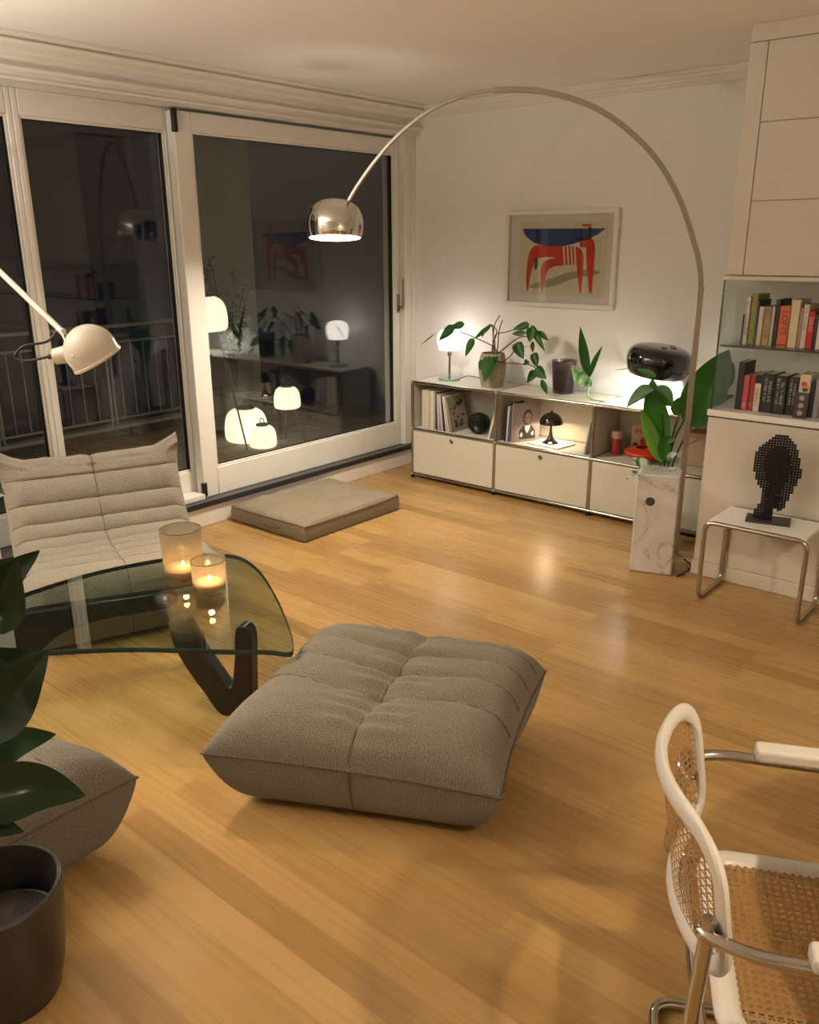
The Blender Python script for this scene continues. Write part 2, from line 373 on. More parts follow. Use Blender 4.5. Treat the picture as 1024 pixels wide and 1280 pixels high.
# measured positions (metres)
FPX, CAMX, CAMY, CAMZ, CRX, CRY, CRZ = 1051.081608, 3.987413, -4.790810, 1.724555, 1.259096, 0.004745, 0.696751
D = {'arc': [(2.3, -0.497, 1.493), (2.265, -0.512, 1.685), (2.177, -0.549, 1.911), (2.057, -0.599, 2.104), (1.906, -0.662, 2.254), (1.758, -0.724, 2.351), (1.575, -0.801, 2.418),
         (1.389, -0.879, 2.446), (1.199, -0.958, 2.438), (1.005, -1.04, 2.373), (0.843, -1.108, 2.265), (0.717, -1.161, 2.14), (0.617, -1.203, 2.014), (0.558, -1.227, 1.925)],
 'art_frame': [(0.56, 1.928), (1.422, 1.924), (1.414, 1.289), (0.563, 1.289)],
 'art_in': [(0.593, 1.905), (1.389, 1.902), (1.385, 1.314), (0.594, 1.311)],
 'blue': [(0.685, 1.801), (1.308, 1.797), (1.262, 1.764), (1.2, 1.737), (1.137, 1.719), (1.072, 1.7), (1.006, 1.688), (0.915, 1.686), (0.834, 1.694), (0.774, 1.71), (0.726, 1.74),
          (0.698, 1.769)],
 'body': [(0.775, 1.688), (0.822, 1.694), (0.915, 1.686), (1.006, 1.686), (1.073, 1.688), (1.117, 1.682), (1.146, 1.659), (1.161, 1.621), (1.162, 1.5), (1.156, 1.387),
          (1.145, 1.387), (1.13, 1.48), (1.113, 1.569), (1.013, 1.565), (0.945, 1.558), (0.9, 1.538), (0.879, 1.494), (0.87, 1.435), (0.863, 1.391), (0.854, 1.391), (0.842, 1.454),
          (0.837, 1.522), (0.846, 1.571), (0.874, 1.595), (0.953, 1.615), (0.873, 1.617), (0.815, 1.609), (0.786, 1.59), (0.765, 1.521), (0.751, 1.451), (0.744, 1.392),
          (0.732, 1.391), (0.723, 1.471), (0.727, 1.569), (0.742, 1.648)],
 'cut_leaves': [([(1.384, 0.12, 0.875), (1.29, 0.12, 1.196)], 0.06307770441848654), ([(1.391, 0.12, 0.882), (1.481, 0.12, 1.09)], 0.049365159979685116),
                ([(1.373, 0.12, 0.821), (1.278, 0.12, 0.958)], 0.08501777552056881), ([(1.402, 0.12, 0.824), (1.384, 0.12, 0.882)], 0.030167597765363128)],
 'cut_stem': [(1.395, 0.12, 0.865), (1.387, 0.12, 0.823), (1.304, 0.27, 0.752), (1.425, 0.111, 0.75), (1.489, 0.088, 0.75), (1.543, 0.06, 0.75)],
 'fig': [([(2.221, -4.134, 0.931), (2.233, -4.066, 1.023), (2.286, -4.002, 1.095)], 0.1), ([(2.27, -4.144, 1.005), (2.278, -4.09, 0.97), (2.318, -4.066, 1.099)], 0.08),
         ([(2.247, -4.182, 0.709), (2.264, -4.1, 0.777), (2.319, -4.031, 0.88)], 0.15), ([(2.184, -4.149, 0.848), (2.195, -4.087, 0.826), (2.244, -4.033, 0.857)], 0.1),
         ([(2.182, -4.187, 0.603), (2.203, -4.094, 0.626), (2.26, -4.016, 0.637)], 0.1),
         ([(2.273, -4.23, 0.586), (2.304, -4.107, 0.561), (2.365, -4.019, 0.519)], 0.14400000000000002),
         ([(2.196, -4.208, 0.515), (2.205, -4.151, 0.442), (2.247, -4.118, 0.421)], 0.08), ([(2.154, -4.082, 1.175), (2.161, -4.03, 1.2), (2.199, -4.011, 1.206)], 0.08),
         ([(2.233, -4.16, 1.107), (2.214, -4.186, 1.179), (2.231, -4.229, 1.227)], 0.14), ([(2.191, -4.191, 0.81), (2.162, -4.248, 0.882), (2.173, -4.308, 0.91)], 0.14)],
 'fig_stem': [(2.201, -4.256, 0.285), (2.214, -4.218, 0.551), (2.229, -4.173, 0.835), (2.243, -4.13, 1.101), (2.25, -4.109, 1.269)],
 'foreleg': [(1.124, 1.71), (1.158, 1.725), (1.211, 1.737), (1.231, 1.718), (1.241, 1.668), (1.239, 1.557), (1.235, 1.39), (1.217, 1.389), (1.201, 1.482), (1.184, 1.575),
             (1.174, 1.677), (1.13, 1.682)],
 'head': [(0.0425, 0.4207), (0.0, 0.4101), (-0.0382, 0.3761), (-0.0722, 0.3251), (-0.0808, 0.2699), (-0.0722, 0.2231), (-0.051, 0.1721), (-0.017, 0.1296), (-0.0212, 0.0956),
          (-0.0382, 0.0531), (-0.0552, 0.0106), (-0.0531, 0.0), (0.0552, 0.0), (0.0552, 0.0595), (0.0829, 0.0425), (0.0977, 0.0531), (0.1041, 0.0829), (0.1232, 0.1126),
          (0.136, 0.1636), (0.1466, 0.1721), (0.1573, 0.2231), (0.1573, 0.2614), (0.1445, 0.2996), (0.136, 0.3421), (0.1147, 0.3804), (0.0808, 0.4101)],
 'muzzle': [(1.132, 1.826), (1.203, 1.825), (1.199, 1.812), (1.163, 1.806), (1.141, 1.812)],
 'neck': [(1.187, 1.805), (1.204, 1.81), (1.211, 1.732), (1.19, 1.728), (1.115, 1.719), (1.109, 1.731), (1.156, 1.751)],
 'paper': [(0.667, 1.846), (1.323, 1.839), (1.322, 1.37), (0.657, 1.364)],
 'phil_leaves': [([(0.412, 0.08, 1.17), (0.301, 0.08, 1.135)], 0.05181930040428898), ([(0.354, 0.05, 1.15), (0.23, 0.05, 1.046)], 0.08008437335208297),
                 ([(0.136, 0.1, 1.085), (0.02, 0.1, 0.994)], 0.009421690982597996), ([(0.617, 0.12, 1.169), (0.488, 0.12, 1.067)], 0.035802425733872385),
                 ([(0.478, 0.1, 1.073), (0.432, 0.1, 0.944)], 0.058414484092107574), ([(0.559, 0.12, 1.147), (0.558, 0.12, 1.081)], 0.02072772016171559),
                 ([(0.923, 0.12, 1.191), (0.811, 0.12, 1.154)], 0.05464580769906838), ([(0.947, 0.1, 1.189), (1.079, 0.1, 1.028)], 0.048992793109509575),
                 ([(0.997, 0.11, 1.154), (1.096, 0.11, 1.097)], 0.037686763930391984), ([(0.904, 0.11, 1.135), (0.808, 0.11, 1.124)], 0.03957110212691158),
                 ([(0.959, 0.09, 1.177), (0.964, 0.09, 1.08)], 0.06783617507470557), ([(0.963, 0.1, 1.084), (0.988, 0.1, 1.012)], 0.02826507294779399),
                 ([(0.848, 0.08, 1.069), (0.928, 0.08, 0.969)], 0.08291088064686236), ([(0.909, 0.09, 0.941), (0.973, 0.09, 0.946)], 0.042397609421690984),
                 ([(0.996, 0.07, 1.015), (1.044, 0.07, 0.922)], 0.06406749868166638), ([(1.018, 0.06, 0.902), (0.976, 0.06, 0.815)], 0.058414484092107574),
                 ([(1.024, 0.05, 0.917), (1.129, 0.05, 0.858)], 0.08008437335208297), ([(1.08, 0.04, 0.849), (1.148, 0.04, 0.758)], 0.03957110212691158),
                 ([(0.68, 0.02, 0.972), (0.656, 0.02, 0.794)], 0.10363860080857797), ([(0.62, 0.04, 0.936), (0.599, 0.04, 0.867)], 0.06595183687818598),
                 ([(0.688, 0.06, 0.964), (0.719, 0.06, 0.923)], 0.05653014589558798)],
 'phil_stems': [[(0.652, 0.14, 0.933), (0.651, 0.14, 0.977), (0.614, 0.14, 1.023), (0.462, 0.14, 1.071), (0.325, 0.14, 1.107)],
                [(0.633, 0.16, 0.93), (0.619, 0.16, 0.973), (0.604, 0.16, 1.069), (0.613, 0.16, 1.166), (0.654, 0.16, 1.235)],
                [(0.651, 0.15, 0.932), (0.649, 0.15, 0.995), (0.657, 0.15, 1.121), (0.683, 0.15, 1.204)],
                [(0.616, 0.15, 1.119), (0.603, 0.15, 1.152), (0.549, 0.15, 1.148), (0.467, 0.15, 1.066)],
                [(0.6, 0.17, 0.926), (0.593, 0.17, 1.019), (0.626, 0.17, 1.118), (0.589, 0.17, 1.164)],
                [(0.655, 0.13, 0.94), (0.641, 0.13, 1.026), (0.642, 0.13, 1.103), (0.728, 0.13, 1.127), (0.807, 0.13, 1.151)],
                [(0.671, 0.12, 0.937), (0.67, 0.12, 0.976), (0.805, 0.12, 1.076), (0.883, 0.12, 1.11), (0.95, 0.12, 1.095)],
                [(0.691, 0.11, 0.92), (0.714, 0.11, 0.922), (0.782, 0.11, 0.971), (0.814, 0.11, 1.012)],
                [(0.698, 0.09, 0.918), (0.716, 0.09, 0.925), (0.853, 0.09, 0.927), (0.976, 0.09, 0.923), (1.046, 0.09, 0.854)]],
 'shade': [(0.728, 1.421), (0.811, 1.448), (0.926, 1.48), (1.038, 1.516), (1.148, 1.539), (1.257, 1.539), (1.295, 1.526), (1.259, 1.509), (1.173, 1.495), (1.085, 1.479),
           (0.975, 1.438), (0.883, 1.416), (0.789, 1.407)],
 'small': [(0.788, 1.619), (0.808, 1.619), (0.814, 1.57), (0.806, 1.536), (0.789, 1.536), (0.785, 1.58)],
 'str_leaves': [([(2.112, -0.33, 0.525), (2.039, -0.33, 0.676), (1.963, -0.33, 0.811)], 0.099277828505022),
                ([(2.103, -0.3, 0.603), (2.046, -0.3, 0.794), (2.001, -0.3, 0.985)], 0.1336432306798373),
                ([(2.045, -0.36, 0.93), (1.964, -0.36, 0.869), (1.888, -0.36, 0.814)], 0.09164107246617414),
                ([(2.022, -0.34, 0.917), (2.093, -0.34, 0.903), (2.148, -0.34, 0.85)], 0.06873080434963061),
                ([(2.012, -0.28, 0.991), (1.955, -0.28, 1.008), (1.901, -0.28, 1.025)], 0.04200215821366315),
                ([(1.866, -0.25, 1.026), (1.801, -0.25, 1.013), (1.743, -0.25, 1.002)], 0.010691458454386984),
                ([(2.139, -0.36, 0.543), (2.133, -0.36, 0.649), (2.2, -0.36, 0.681)], 0.06873080434963061),
                ([(2.221, -0.24, 0.731), (2.29, -0.24, 0.932), (2.391, -0.24, 1.166)], 0.19091890097119613),
                ([(2.21, -0.22, 0.757), (2.269, -0.22, 0.772), (2.312, -0.22, 0.799)], 0.0840043164273263),
                ([(2.319, -0.18, 0.868), (2.374, -0.18, 0.897), (2.423, -0.18, 0.917)], 0.04582053623308707),
                ([(2.334, -0.16, 0.926), (2.368, -0.16, 1.017), (2.392, -0.16, 1.091)], 0.0840043164273263),
                ([(2.176, -0.26, 0.804), (2.15, -0.26, 0.831), (2.212, -0.26, 0.897)], 0.0840043164273263)],
 'str_stems': [[(2.113, -0.32, 0.374), (2.103, -0.32, 0.482), (2.107, -0.32, 0.53)], [(2.137, -0.31, 0.376), (2.123, -0.31, 0.483), (2.097, -0.31, 0.68), (2.082, -0.31, 0.792)],
               [(2.14, -0.27, 0.367), (2.126, -0.27, 0.476), (2.149, -0.27, 0.65), (2.186, -0.27, 0.746), (2.222, -0.27, 0.841)],
               [(2.159, -0.25, 0.366), (2.141, -0.25, 0.474), (2.188, -0.25, 0.637), (2.229, -0.25, 0.734)],
               [(2.128, -0.27, 0.365), (2.11, -0.27, 0.473), (2.128, -0.27, 0.616), (2.165, -0.27, 0.804)], [(2.202, -0.22, 0.61), (2.237, -0.22, 0.639), (2.266, -0.22, 0.658)]],
 'stripes': [[(1.0, 1.688), (1.014, 1.688), (1.028, 1.564), (1.017, 1.562)], [(1.029, 1.688), (1.043, 1.688), (1.057, 1.564), (1.046, 1.562)],
             [(1.057, 1.688), (1.07, 1.688), (1.085, 1.564), (1.074, 1.562)], [(1.083, 1.688), (1.096, 1.688), (1.11, 1.565), (1.099, 1.563)]],
 'var_leaves': [([(2.086, -0.4, 0.504), (2.029, -0.4, 0.518), (1.954, -0.4, 0.533)], 0.05727567029135884),
                ([(2.159, -0.36, 0.546), (2.186, -0.36, 0.581), (2.211, -0.36, 0.6)], 0.04582053623308707),
                ([(2.014, -0.42, 0.469), (1.979, -0.42, 0.447), (1.949, -0.42, 0.414)], 0.034365402174815304)]}

# ------------------------------------------------------------------ room shell
XR, YB, YF, H = 5.7, .38, -6.7, 2.64
XW = -.272
struct('floor', MB().box(-.5, XR, YF, YB, -.08, 0), M_floor, 'warm bamboo plank floor', smooth=False)
struct('ceiling', MB().box(-.5, XR+.1, YF-.1, YB+.1, H, H+.1), M_ceil, 'plain white plaster ceiling', smooth=False)
struct('wall_back', MB().box(-.5, XR, YB, YB+.12, 0, H), M_wall, 'white plaster wall behind the low sideboard', smooth=False)
struct('wall_right', MB().box(XR, XR+.12, YF, YB, 0, H), M_wall, smooth=False)
struct('wall_rear', MB().box(-.5, XR, YF-.12, YF, 0, H), M_wall, smooth=False)
struct('wall_recess', MB().box(2.34, XR, -.06, YB, 0, H), M_wall, smooth=False)
w = MB(); w.box(-.52, XW, YF, -3.02, 0, H); w.box(-.52, XW, -3.02, .33, 2.45, H); w.box(-.52, XW-.06, .33, YB, 0, H)
struct('wall_window', w, M_wall, 'white wall around the glazed sliding doors', smooth=False)
# cornices
def extrude_profile(name, prof, axis, a, b, m, label):
    mb = MB()
    if axis == 'y': f0 = lambda p: (p[0], a, p[1]); f1 = lambda p: (p[0], b, p[1])
    else: f0 = lambda p: (a, p[0], p[1]); f1 = lambda p: (b, p[0], p[1])
    mb.prism(prof, f0, f1)
    struct(name, mb, m, label, angle=30)
def rnd(pts, r=.008): return [tuple(p)[:2] for p in fillet([(x, z, 0) for x, z in pts], r, 4)]
extrude_profile('trim_1', rnd([(XW-.02, H), (-.112, H), (-.112, 2.622), (-.126, 2.617), (-.140, 2.616), (-.140, 2.607), (-.124, 2.605), (-.128, 2.588), (-.158, 2.578), (-.190, 2.572), (-.190, 2.560), (-.232, 2.548),
    (-.238, 2.512), (-.206, 2.508), (-.206, 2.490), (-.230, 2.486), (-.238, 2.480), (-.238, 2.468), (-.225, 2.465), (-.225, 2.452), (XW-.02, 2.45)], .004), 'y', YF, YB, M_trim, 'stepped white cornice above the sliding doors')
extrude_profile('trim_2', rnd([(YB+.01, H), (.275, H), (.275, 2.625), (.295, 2.618), (.300, 2.605), (.325, 2.598), (.335, 2.585), (.352, 2.582), (.356, 2.572), (YB+.01, 2.57)]), 'x', XW, XR, M_trim, 'moulded white cornice on the back wall')
# sill strip under the doors
struct('baseboard_window', MB().box(-.5, XW, -3.1, YB, 0, .135), M_trim, 'white upstand under the sliding door track', bev=.004)
tr_ = MB(); tr_.box(-.50, -.262, -3.05, .335, .135, .163)
struct('trim_3', tr_, M_track, 'dark metal sliding door track', bev=.003)
struct('trim_4', MB().box(-.262, -.254, -3.05, .335, .128, .163), M_seal, 'black edge strip of the door track', bev=.002)
struct('trim_5', MB().box(-.50, -.285, .255, .335, .163, 2.452).box(-.5, -.275, .335, YB, .0, 2.46), M_wframe, 'white timber door jamb at the corner', bev=.005)
struct('baseboard_back', MB().box(XW, 2.34, YB-.014, YB, 0, .075), M_trim, bev=.004)
# windows
def rect_frame(mb, x0, x1, y0, y1, z0, z1, wl, wr, wb, wt):
    mb.box(x0, x1, y0, y0+wl, z0, z1); mb.box(x0, x1, y1-wr, y1, z0, z1)
    mb.box(x0, x1, y0+wl, y1-wr, z0, z0+wb); mb.box(x0, x1, y0+wl, y1-wr, z1-wt, z1)
def bead(mb, x, y0, y1, z0, z1, w=.014, d=.012):
    rect_frame(mb, x, x+d, y0-w, y1+w, z0-w, z1+w, w, w, w, w)
def glazing(name, label, x0, x1, y0, y1, z0, z1, gy0, gy1, gz0, gz1, gx, pm=None):
    root = bpy.data.objects.new(name, None); COL.objects.link(root); root.location = (gx, (y0+y1)/2, z0)
    root['kind'] = 'structure'; root['label'] = label
    f = MB(); rect_frame(f, x0, x1, y0, y1, z0, z1, gy0-y0, y1-gy1, gz0-z0, z1-gz1)
    fo = f.build('frame', M_wframe, root, bev=.006)
    b = MB(); bead(b, x1-.02, gy0+.013, gy1-.013, gz0+.013, gz1-.013, .013, .012); b.build('glazing_bead', M_wframe, root, bev=.003)
    s = MB(); rect_frame(s, gx-.016, gx+.016, gy0+.0005, gy1-.0005, gz0+.0005, gz1-.0005, .008, .008, .008, .008); s.build('seal', M_seal, root)
    MB().box(gx-.005, gx+.005, gy0+.001, gy1-.001, gz0+.001, gz1-.001).build('pane', pm or M_pane, root, smooth=False)
    return root
glazing('window_1', 'fixed glazed panel beside the sliding door', -.50, -.412, -2.568, -1.63, .165, 2.45, -2.535, -1.692, .333, 2.327, -.458, M_pane2)
glazing('window_2', 'glazed panel nearest the potted fig', -.50, -.412, -3.02, -2.568, .165, 2.45, -2.97, -2.597, .333, 2.327, -.458, M_pane2)
d1 = glazing('door_1', 'large white framed sliding glass door', -.402, -.33, -1.688, .252, .163, 2.43, -1.568, .198, .345, 2.327, -.372)
h = MB(); h.tube(fillet([(-.328, .226, 1.245), (-.275, .226, 1.245), (-.275, .226, 1.45)], .015), .009, 8)
h.build('handle', M_steel, d1)
MB().box(-.33, -.322, .208, .238, 1.20, 1.34).build('handle_plate', M_steel, d1, bev=.003)
k = MB(); k.lathe([(.0095, 0), (.0095, .004), (.006, .004), (.006, .001)], 14, (-.322, .223, 1.225), Matrix.Rotation(pi/2, 4, 'Y')); k.build('keyhole', M_seal, d1)
MB().box(-.345, -.318, -1.696, -1.665, 2.315, 2.44).build('top_stop', M_black, d1, bev=.006)
MB().box(-.345, -.318, -1.70, -1.665, .175, .265).build('bottom_stop', M_black, d1, bev=.006)
struct('trim_6', MB().box(-.41, -.30, -1.93, -1.70, .165, .20), M_wframe, 'white ledge in front of the fixed panel', bev=.004)
# ------------------------------------------------------------------ terrace
struct('terrace_floor', MB().box(-3.7, -.5, -5.2, 1.6, -.05, .05), M_terra, 'tiled terrace floor outside', smooth=False)
g = MB()
for i in range(9): g.box(-3.7, -.5, -4.8+i*.7-.004, -4.8+i*.7+.004, .0495, .0512)
for i in range(6): g.box(-3.4+i*.55-.004, -3.4+i*.55+.004, -5.2, 1.6, .0495, .0512)
struct('trim_7', g, mat('terrace_joint', (.05,.045,.04), .9), 'joints between the terrace tiles')
struct('trim_8', MB().box(-3.22, -3.10, -5.2, 1.6, .05, .085), M_ext, 'raised kerb at the terrace edge', bev=.006)
struct('wall_terrace', MB().box(-3.03, -2.93, .26, 1.02, .05, 3.1), M_ext, 'plaster screen wall at the end of the terrace', bev=.006)
rl = thing('balcony_railing', 'thin metal balcony railing with upright bars outside the windows', 'railing', (-3.14, -1, .085))
MB().tube([(-3.14, -3.6, 1.0), (-3.14, .26, 1.0)], .021).build('handrail', M_rail, rl)
MB().tube([(-3.14, -3.6, .853), (-3.14, .26, .853)], .011).build('upper_rail', M_rail, rl)
MB().tube([(-3.14, -3.6, .143), (-3.14, .26, .143)], .011).build('lower_rail', M_rail, rl)
for i in range(29): MB().tube([(-3.14, -3.5+i*.131, .143), (-3.14, -3.5+i*.131, .853)], .0065, 8).build('baluster', M_rail, rl)
for i in range(4):
    y = -2.69+i*1.07-.03
    if y < .3: MB().tube([(-3.14, y, .08), (-3.14, y, .99)], .014).tube([(-3.14, y-.045, .08), (-3.14, y-.045, .99)], .014).build('post', M_rail, rl)
# lanterns
M_lantern = emis('lantern_shade_glow', (1, .90, .66), 1.0)
M_lcap = mat('lantern_dark_cap', (.06,.055,.05), .5)
def lantern(name, label, c, w, h, handle=True, legs=None, top=True, group='glowing outdoor lanterns'):
    t_ = thing(name, label, 'lantern', (c[0], c[1], c[2] if not legs else .051), 0, group)
    r = w/2; x, y, z = c
    pr_ = [(r*.80, 0), (r*.93, h*.04), (r*.99, h*.14), (r, h*.30), (r*.985, h*.5), (r*.93, h*.7), (r*.80, h*.87), (r*.60, h*.97), (r*.42, h)]
    pr_ = [(p.x, p.y) for p in catmull([(a, b, 0) for a, b in pr_], 4)]
    MB().lathe(pr_, 40, c).build('shade', M_lantern, t_)
    MB().lathe([(r*.44, h-.004), (r*.46, h+.008), (r*.42, h+.016), (.01, h+.018)], 32, c).build('cap', M_lcap, t_)
    if handle:
        MB().tube(fillet([(x-.025, y, z+h+.015), (x-.025, y, z+h+.06), (x+.025, y, z+h+.06), (x+.025, y, z+h+.015)], .015), .004, 8).build('handle', M_lcap, t_)
    if legs:
        for a, sp in legs:
            MB().tube([(x+cos(a)*r*.55, y+sin(a)*r*.55, z+.01), (x+cos(a)*sp, y+sin(a)*sp, .052)], .007, 8).build('leg', M_lcap, t_)
    return t_
lantern('outdoor_lantern', 'larger glowing globe lantern standing directly on the terrace tiles', (-1.80, -.13, .052), .375, .285)
lantern('outdoor_lantern', 'small glowing globe lantern on the tiles in front of the larger one', (-1.50, -.20, .052), .235, .185)
lantern('tripod_lantern', 'short tripod lantern with glowing shade beside the globe lanterns', (-1.47, .07, .35), .23, .185, True, [(a+.5, .155) for a in (0, 2*pi/3, 4*pi/3)])
lantern('tripod_lantern', 'tall tripod lantern, its glowing shade half hidden by the door frame', (-1.62, -.625, 1.055), .37, .265, False, [(1.22, .285), (1.22+2*pi/3, .285), (1.22+4*pi/3, .285)])
sh = thing('potted_shrub', 'leafy shrub in a pot by the terrace screen wall', 'plant', (-2.55, .38, .051))
MB().lathe([(.12, 0), (.15, .28), (.16, .30), (.145, .30), (.14, .26), (.01, .26)], 28, (-2.55, .38, .051)).build('pot', M_ext, sh)
st_m = MB(); lf = MB(); R = random.Random(4)
for k in range(9):
    a = R.uniform(0, 6.28); tip = Vector((-2.55+cos(a)*R.uniform(.1, .38), .38+sin(a)*R.uniform(.05, .33), R.uniform(1.0, 1.72)))
    P = catmull([(-2.55, .38, .3), (-2.55+cos(a)*.06, .38+sin(a)*.06, .8), tip], 7)
    st_m.tube(P, .005, 6)
    for p in P[5:]:
        for q in range(5):
            d = Vector((R.uniform(-1, 1), R.uniform(-1, 1), R.uniform(-.5, .9))).normalized(); n_ = d.cross(Vector((R.random(), R.random(), R.random()))).normalized()
            L = R.uniform(.05, .08); b_ = p+d*.01
            lf.add([b_, b_+d*L*.5+n_*.011, b_+d*L+Vector((0, 0, -.01)), b_+d*L*.5-n_*.011, b_+d*L*.5+Vector((0, 0, .006))], [(0, 1, 4), (1, 2, 4), (2, 3, 4), (3, 0, 4)])
st_m.build('stem', M_stem, sh); lf.build('foliage', M_leaf, sh)

# ------------------------------------------------------------------ low sideboard
sb = thing('sideboard', 'low cream steel sideboard with chrome tube frame along the white wall', 'sideboard', (1.125, .175, 0))
TR = .0105
xs = [0, .75, 1.5, 2.25]; zs = [.03, .38, .73]; yv = [0, .35]
def tb(a, b): MB().tube([a, b], TR, 12).build('frame_tube', M_tubechrome, sb)
for x in xs:
    for y in yv: tb((x, y, .03), (x, y, .73))
    for z in zs: tb((x, 0, z), (x, .35, z))
for z in zs:
    for y in yv: tb((0, y, z), (2.25, y, z))
for x in xs:
    for y in yv:
        for z in zs: MB().sphere((x, y, z), .0135, nu=14, nv=8).build('ball_joint', M_chrome, sb)
        MB().lathe([(.017, 0), (.017, .012), (.009, .014), (.009, .022)], 16, (x, y, 0)).build('foot', M_black, sb)
E_ = .0105
for i in range(3):
    a, b = xs[i]+E_, xs[i+1]-E_
    MB().box(a, b, E_, .35-E_, .7235, .7415).build('top_panel', M_usm, sb, bev=.004)
    MB().box(a, b, E_, .35-E_, .3735, .3905).build('shelf_panel', M_usm, sb, bev=.003)
    MB().box(a, b, E_, .35-E_, .023, .036).build('bottom_panel', M_usm, sb, bev=.003)
    MB().box(a, b, .344, .356, .038, .37).box(a, b, .344, .356, .39, .72).build('back_panel', M_usm, sb, bev=.003)
    d = MB().box(a+.001, b-.001, -.006, .012, .0425, .3675).build('drop_door', M_usm, sb, bev=.004)
    c = (xs[i]+.375, -.006, .333); Mx = Matrix.Rotation(pi/2, 4, 'X')
    k = MB().lathe([(.017, 0), (.017, .004), (.0145, .006), (.0125, .003), (.001, .003)], 24, c, Mx).build('lock', M_tubechrome, d)
    MB().box(c[0]-.0015, c[0]+.0015, -.0098, -.0088, c[2]-.006, c[2]+.006).build('key_slot', M_seal, d)
for i, x in enumerate(xs):
    MB().box(x-.006, x+.006, E_, .35-E_, .3905, .7195).build('side_panel', M_usm, sb, bev=.003)
    MB().box(x-.006, x+.006, E_, .35-E_, .04, .37).build('side_panel', M_usm, sb, bev=.003)

# magazines and books in the sideboard
def paper(c): return mat('paper_cover', c, .5, noise_amt=.1, noise_scale=25)
M_pages = mat('paper_pages', (.72,.66,.55), .85)
def volume(name, label, cat, loc, w, d, h, col, rz=0, lean=0, group=None, pages=True, col2=None):
    """upright book: w thickness along x, d depth along y (spine at the front), h height; leans about y by lean"""
    m = paper(col)
    Mx = Matrix.Translation(loc) @ Matrix.Rotation(rz, 4, 'Z') @ Matrix.Rotation(lean, 4, 'Y')
    c = .0022 if w > .008 else .0008
    cov = MB(); cov.box(0, c, 0, d, 0, h, Mx); cov.box(w-c, w, 0, d, 0, h, Mx); cov.box(c, w-c, 0, c, 0, h, Mx)
    o = cov.build(name, m, None, bev=.0006, seg=1)
    tag(o, label, cat, group)
    if pages:
        MB().box(c+.0002, w-c-.0002, c+.0002, d-.004, .003, h-.003, Mx).build('pages', M_pages, o, smooth=False)
    return o, Mx
cream = (.62,.56,.46); G1 = 'magazines in the open compartment'
# (x, thickness, height, colour, lean, label)
mags = [(.075, .030, .285, (.60,.54,.44), 0, 'thick cream magazine file at the corner end of the row'),
 (.107, .028, .287, (.64,.58,.48), 0, 'second thick cream magazine file from the corner'),
 (.137, .016, .283, (.52,.46,.37), 0, 'beige magazine next to the two thick cream files'),
 (.155, .030, .285, (.66,.60,.50), 0, 'wide pale magazine file in the middle of the row'),
 (.187, .012, .270, (.45,.40,.34), 0, 'slim brown-grey magazine after the wide pale file'),
 (.2083, .010, .275, (.05,.05,.06), -.03, 'slim black magazine among the upright ones'),
 (.2246, .012, .268, (.60,.57,.55), -.05, 'slim silver-grey magazine after the black one'),
 (.243, .009, .266, (.42,.36,.42), -.07, 'thin mauve magazine tilting slightly'),
 (.2582, .011, .262, (.68,.66,.62), -.09, 'thin white magazine tilting beside the mauve one'),
 (.2785, .012, .262, (.04,.04,.05), -.12, 'black spined magazine tilting against the others'),
 (.2998, .010, .262, (.70,.66,.58), -.15, 'cream magazine leaning beside the black spined one'),
 (.3195, .011, .258, (.66,.62,.55), -.18, 'pale magazine leaning, last but one of the row')]
for x, w_, h_, c_, ln, lb in mags:
    volume('magazine', lb, 'magazine', (x, .022, .391), w_, .215, h_, c_, 0, ln, G1)
o, Mx = volume('magazine', 'outermost leaning magazine with dark patterned cover', 'magazine', (.344, .022, .3915), .011, .215, .255, (.30,.26,.21), 0, -.22, G1)
p = MB(); R = random.Random(3)
for k in range(22):
    y0 = R.uniform(.01, .17); z0 = R.uniform(.02, .20); p.box(.0111, .0118, y0, y0+R.uniform(.01, .035), z0, z0+R.uniform(.008, .03), Mx)
p.build('cover_print', mat('dark_print', (.06,.05,.045), .6), o, smooth=False)
volume('book', 'dark blue folder lying askew on top of the magazine row', 'folder', (.19, .20, .683), .19, .13, .016, (.02,.03,.06), 0, .10)
volume('book', 'cream book leaning against the divider beside the ribbed vase', 'book', (.665, .03, .391), .016, .20, .245, (.70,.66,.56), 0, .26)
# ribbed black vase
v = MB(); pr_ = []
for k in range(81):
    a = -pi/2+pi*k/80; rr = .083*cos(a)+.0; zz = .075*sin(a)
    rr *= 1+.035*cos(k*pi/2.0*1.0)
    pr_.append((max(rr, .028 if k < 40 else .022), zz+.074))
pr_.append((.018, .13))
vz = v.lathe(pr_, 48, (.515, .135, .3915)).build('vase', mat('black_ribbed_ceramic', (.012,.013,.015), .28), None)
tag(vz, 'round black vase with fine horizontal ribs beside the magazines', 'vase')
# middle compartment
volume('book', 'tall black book standing against the first divider', 'book', (.800, .03, .391), .016, .21, .262, (.02,.02,.022), 0, .04)
volume('book', 'slim pale blue book beside the tall black one', 'book', (.822, .025, .391), .012, .21, .25, (.50,.55,.62), 0, .05)
o, Mx = volume('magazine', 'grey magazine turned outwards showing a line portrait in a jacket', 'magazine', (.858, .03, .391), .014, .215, .275, (.26,.21,.21), -.50, .07)
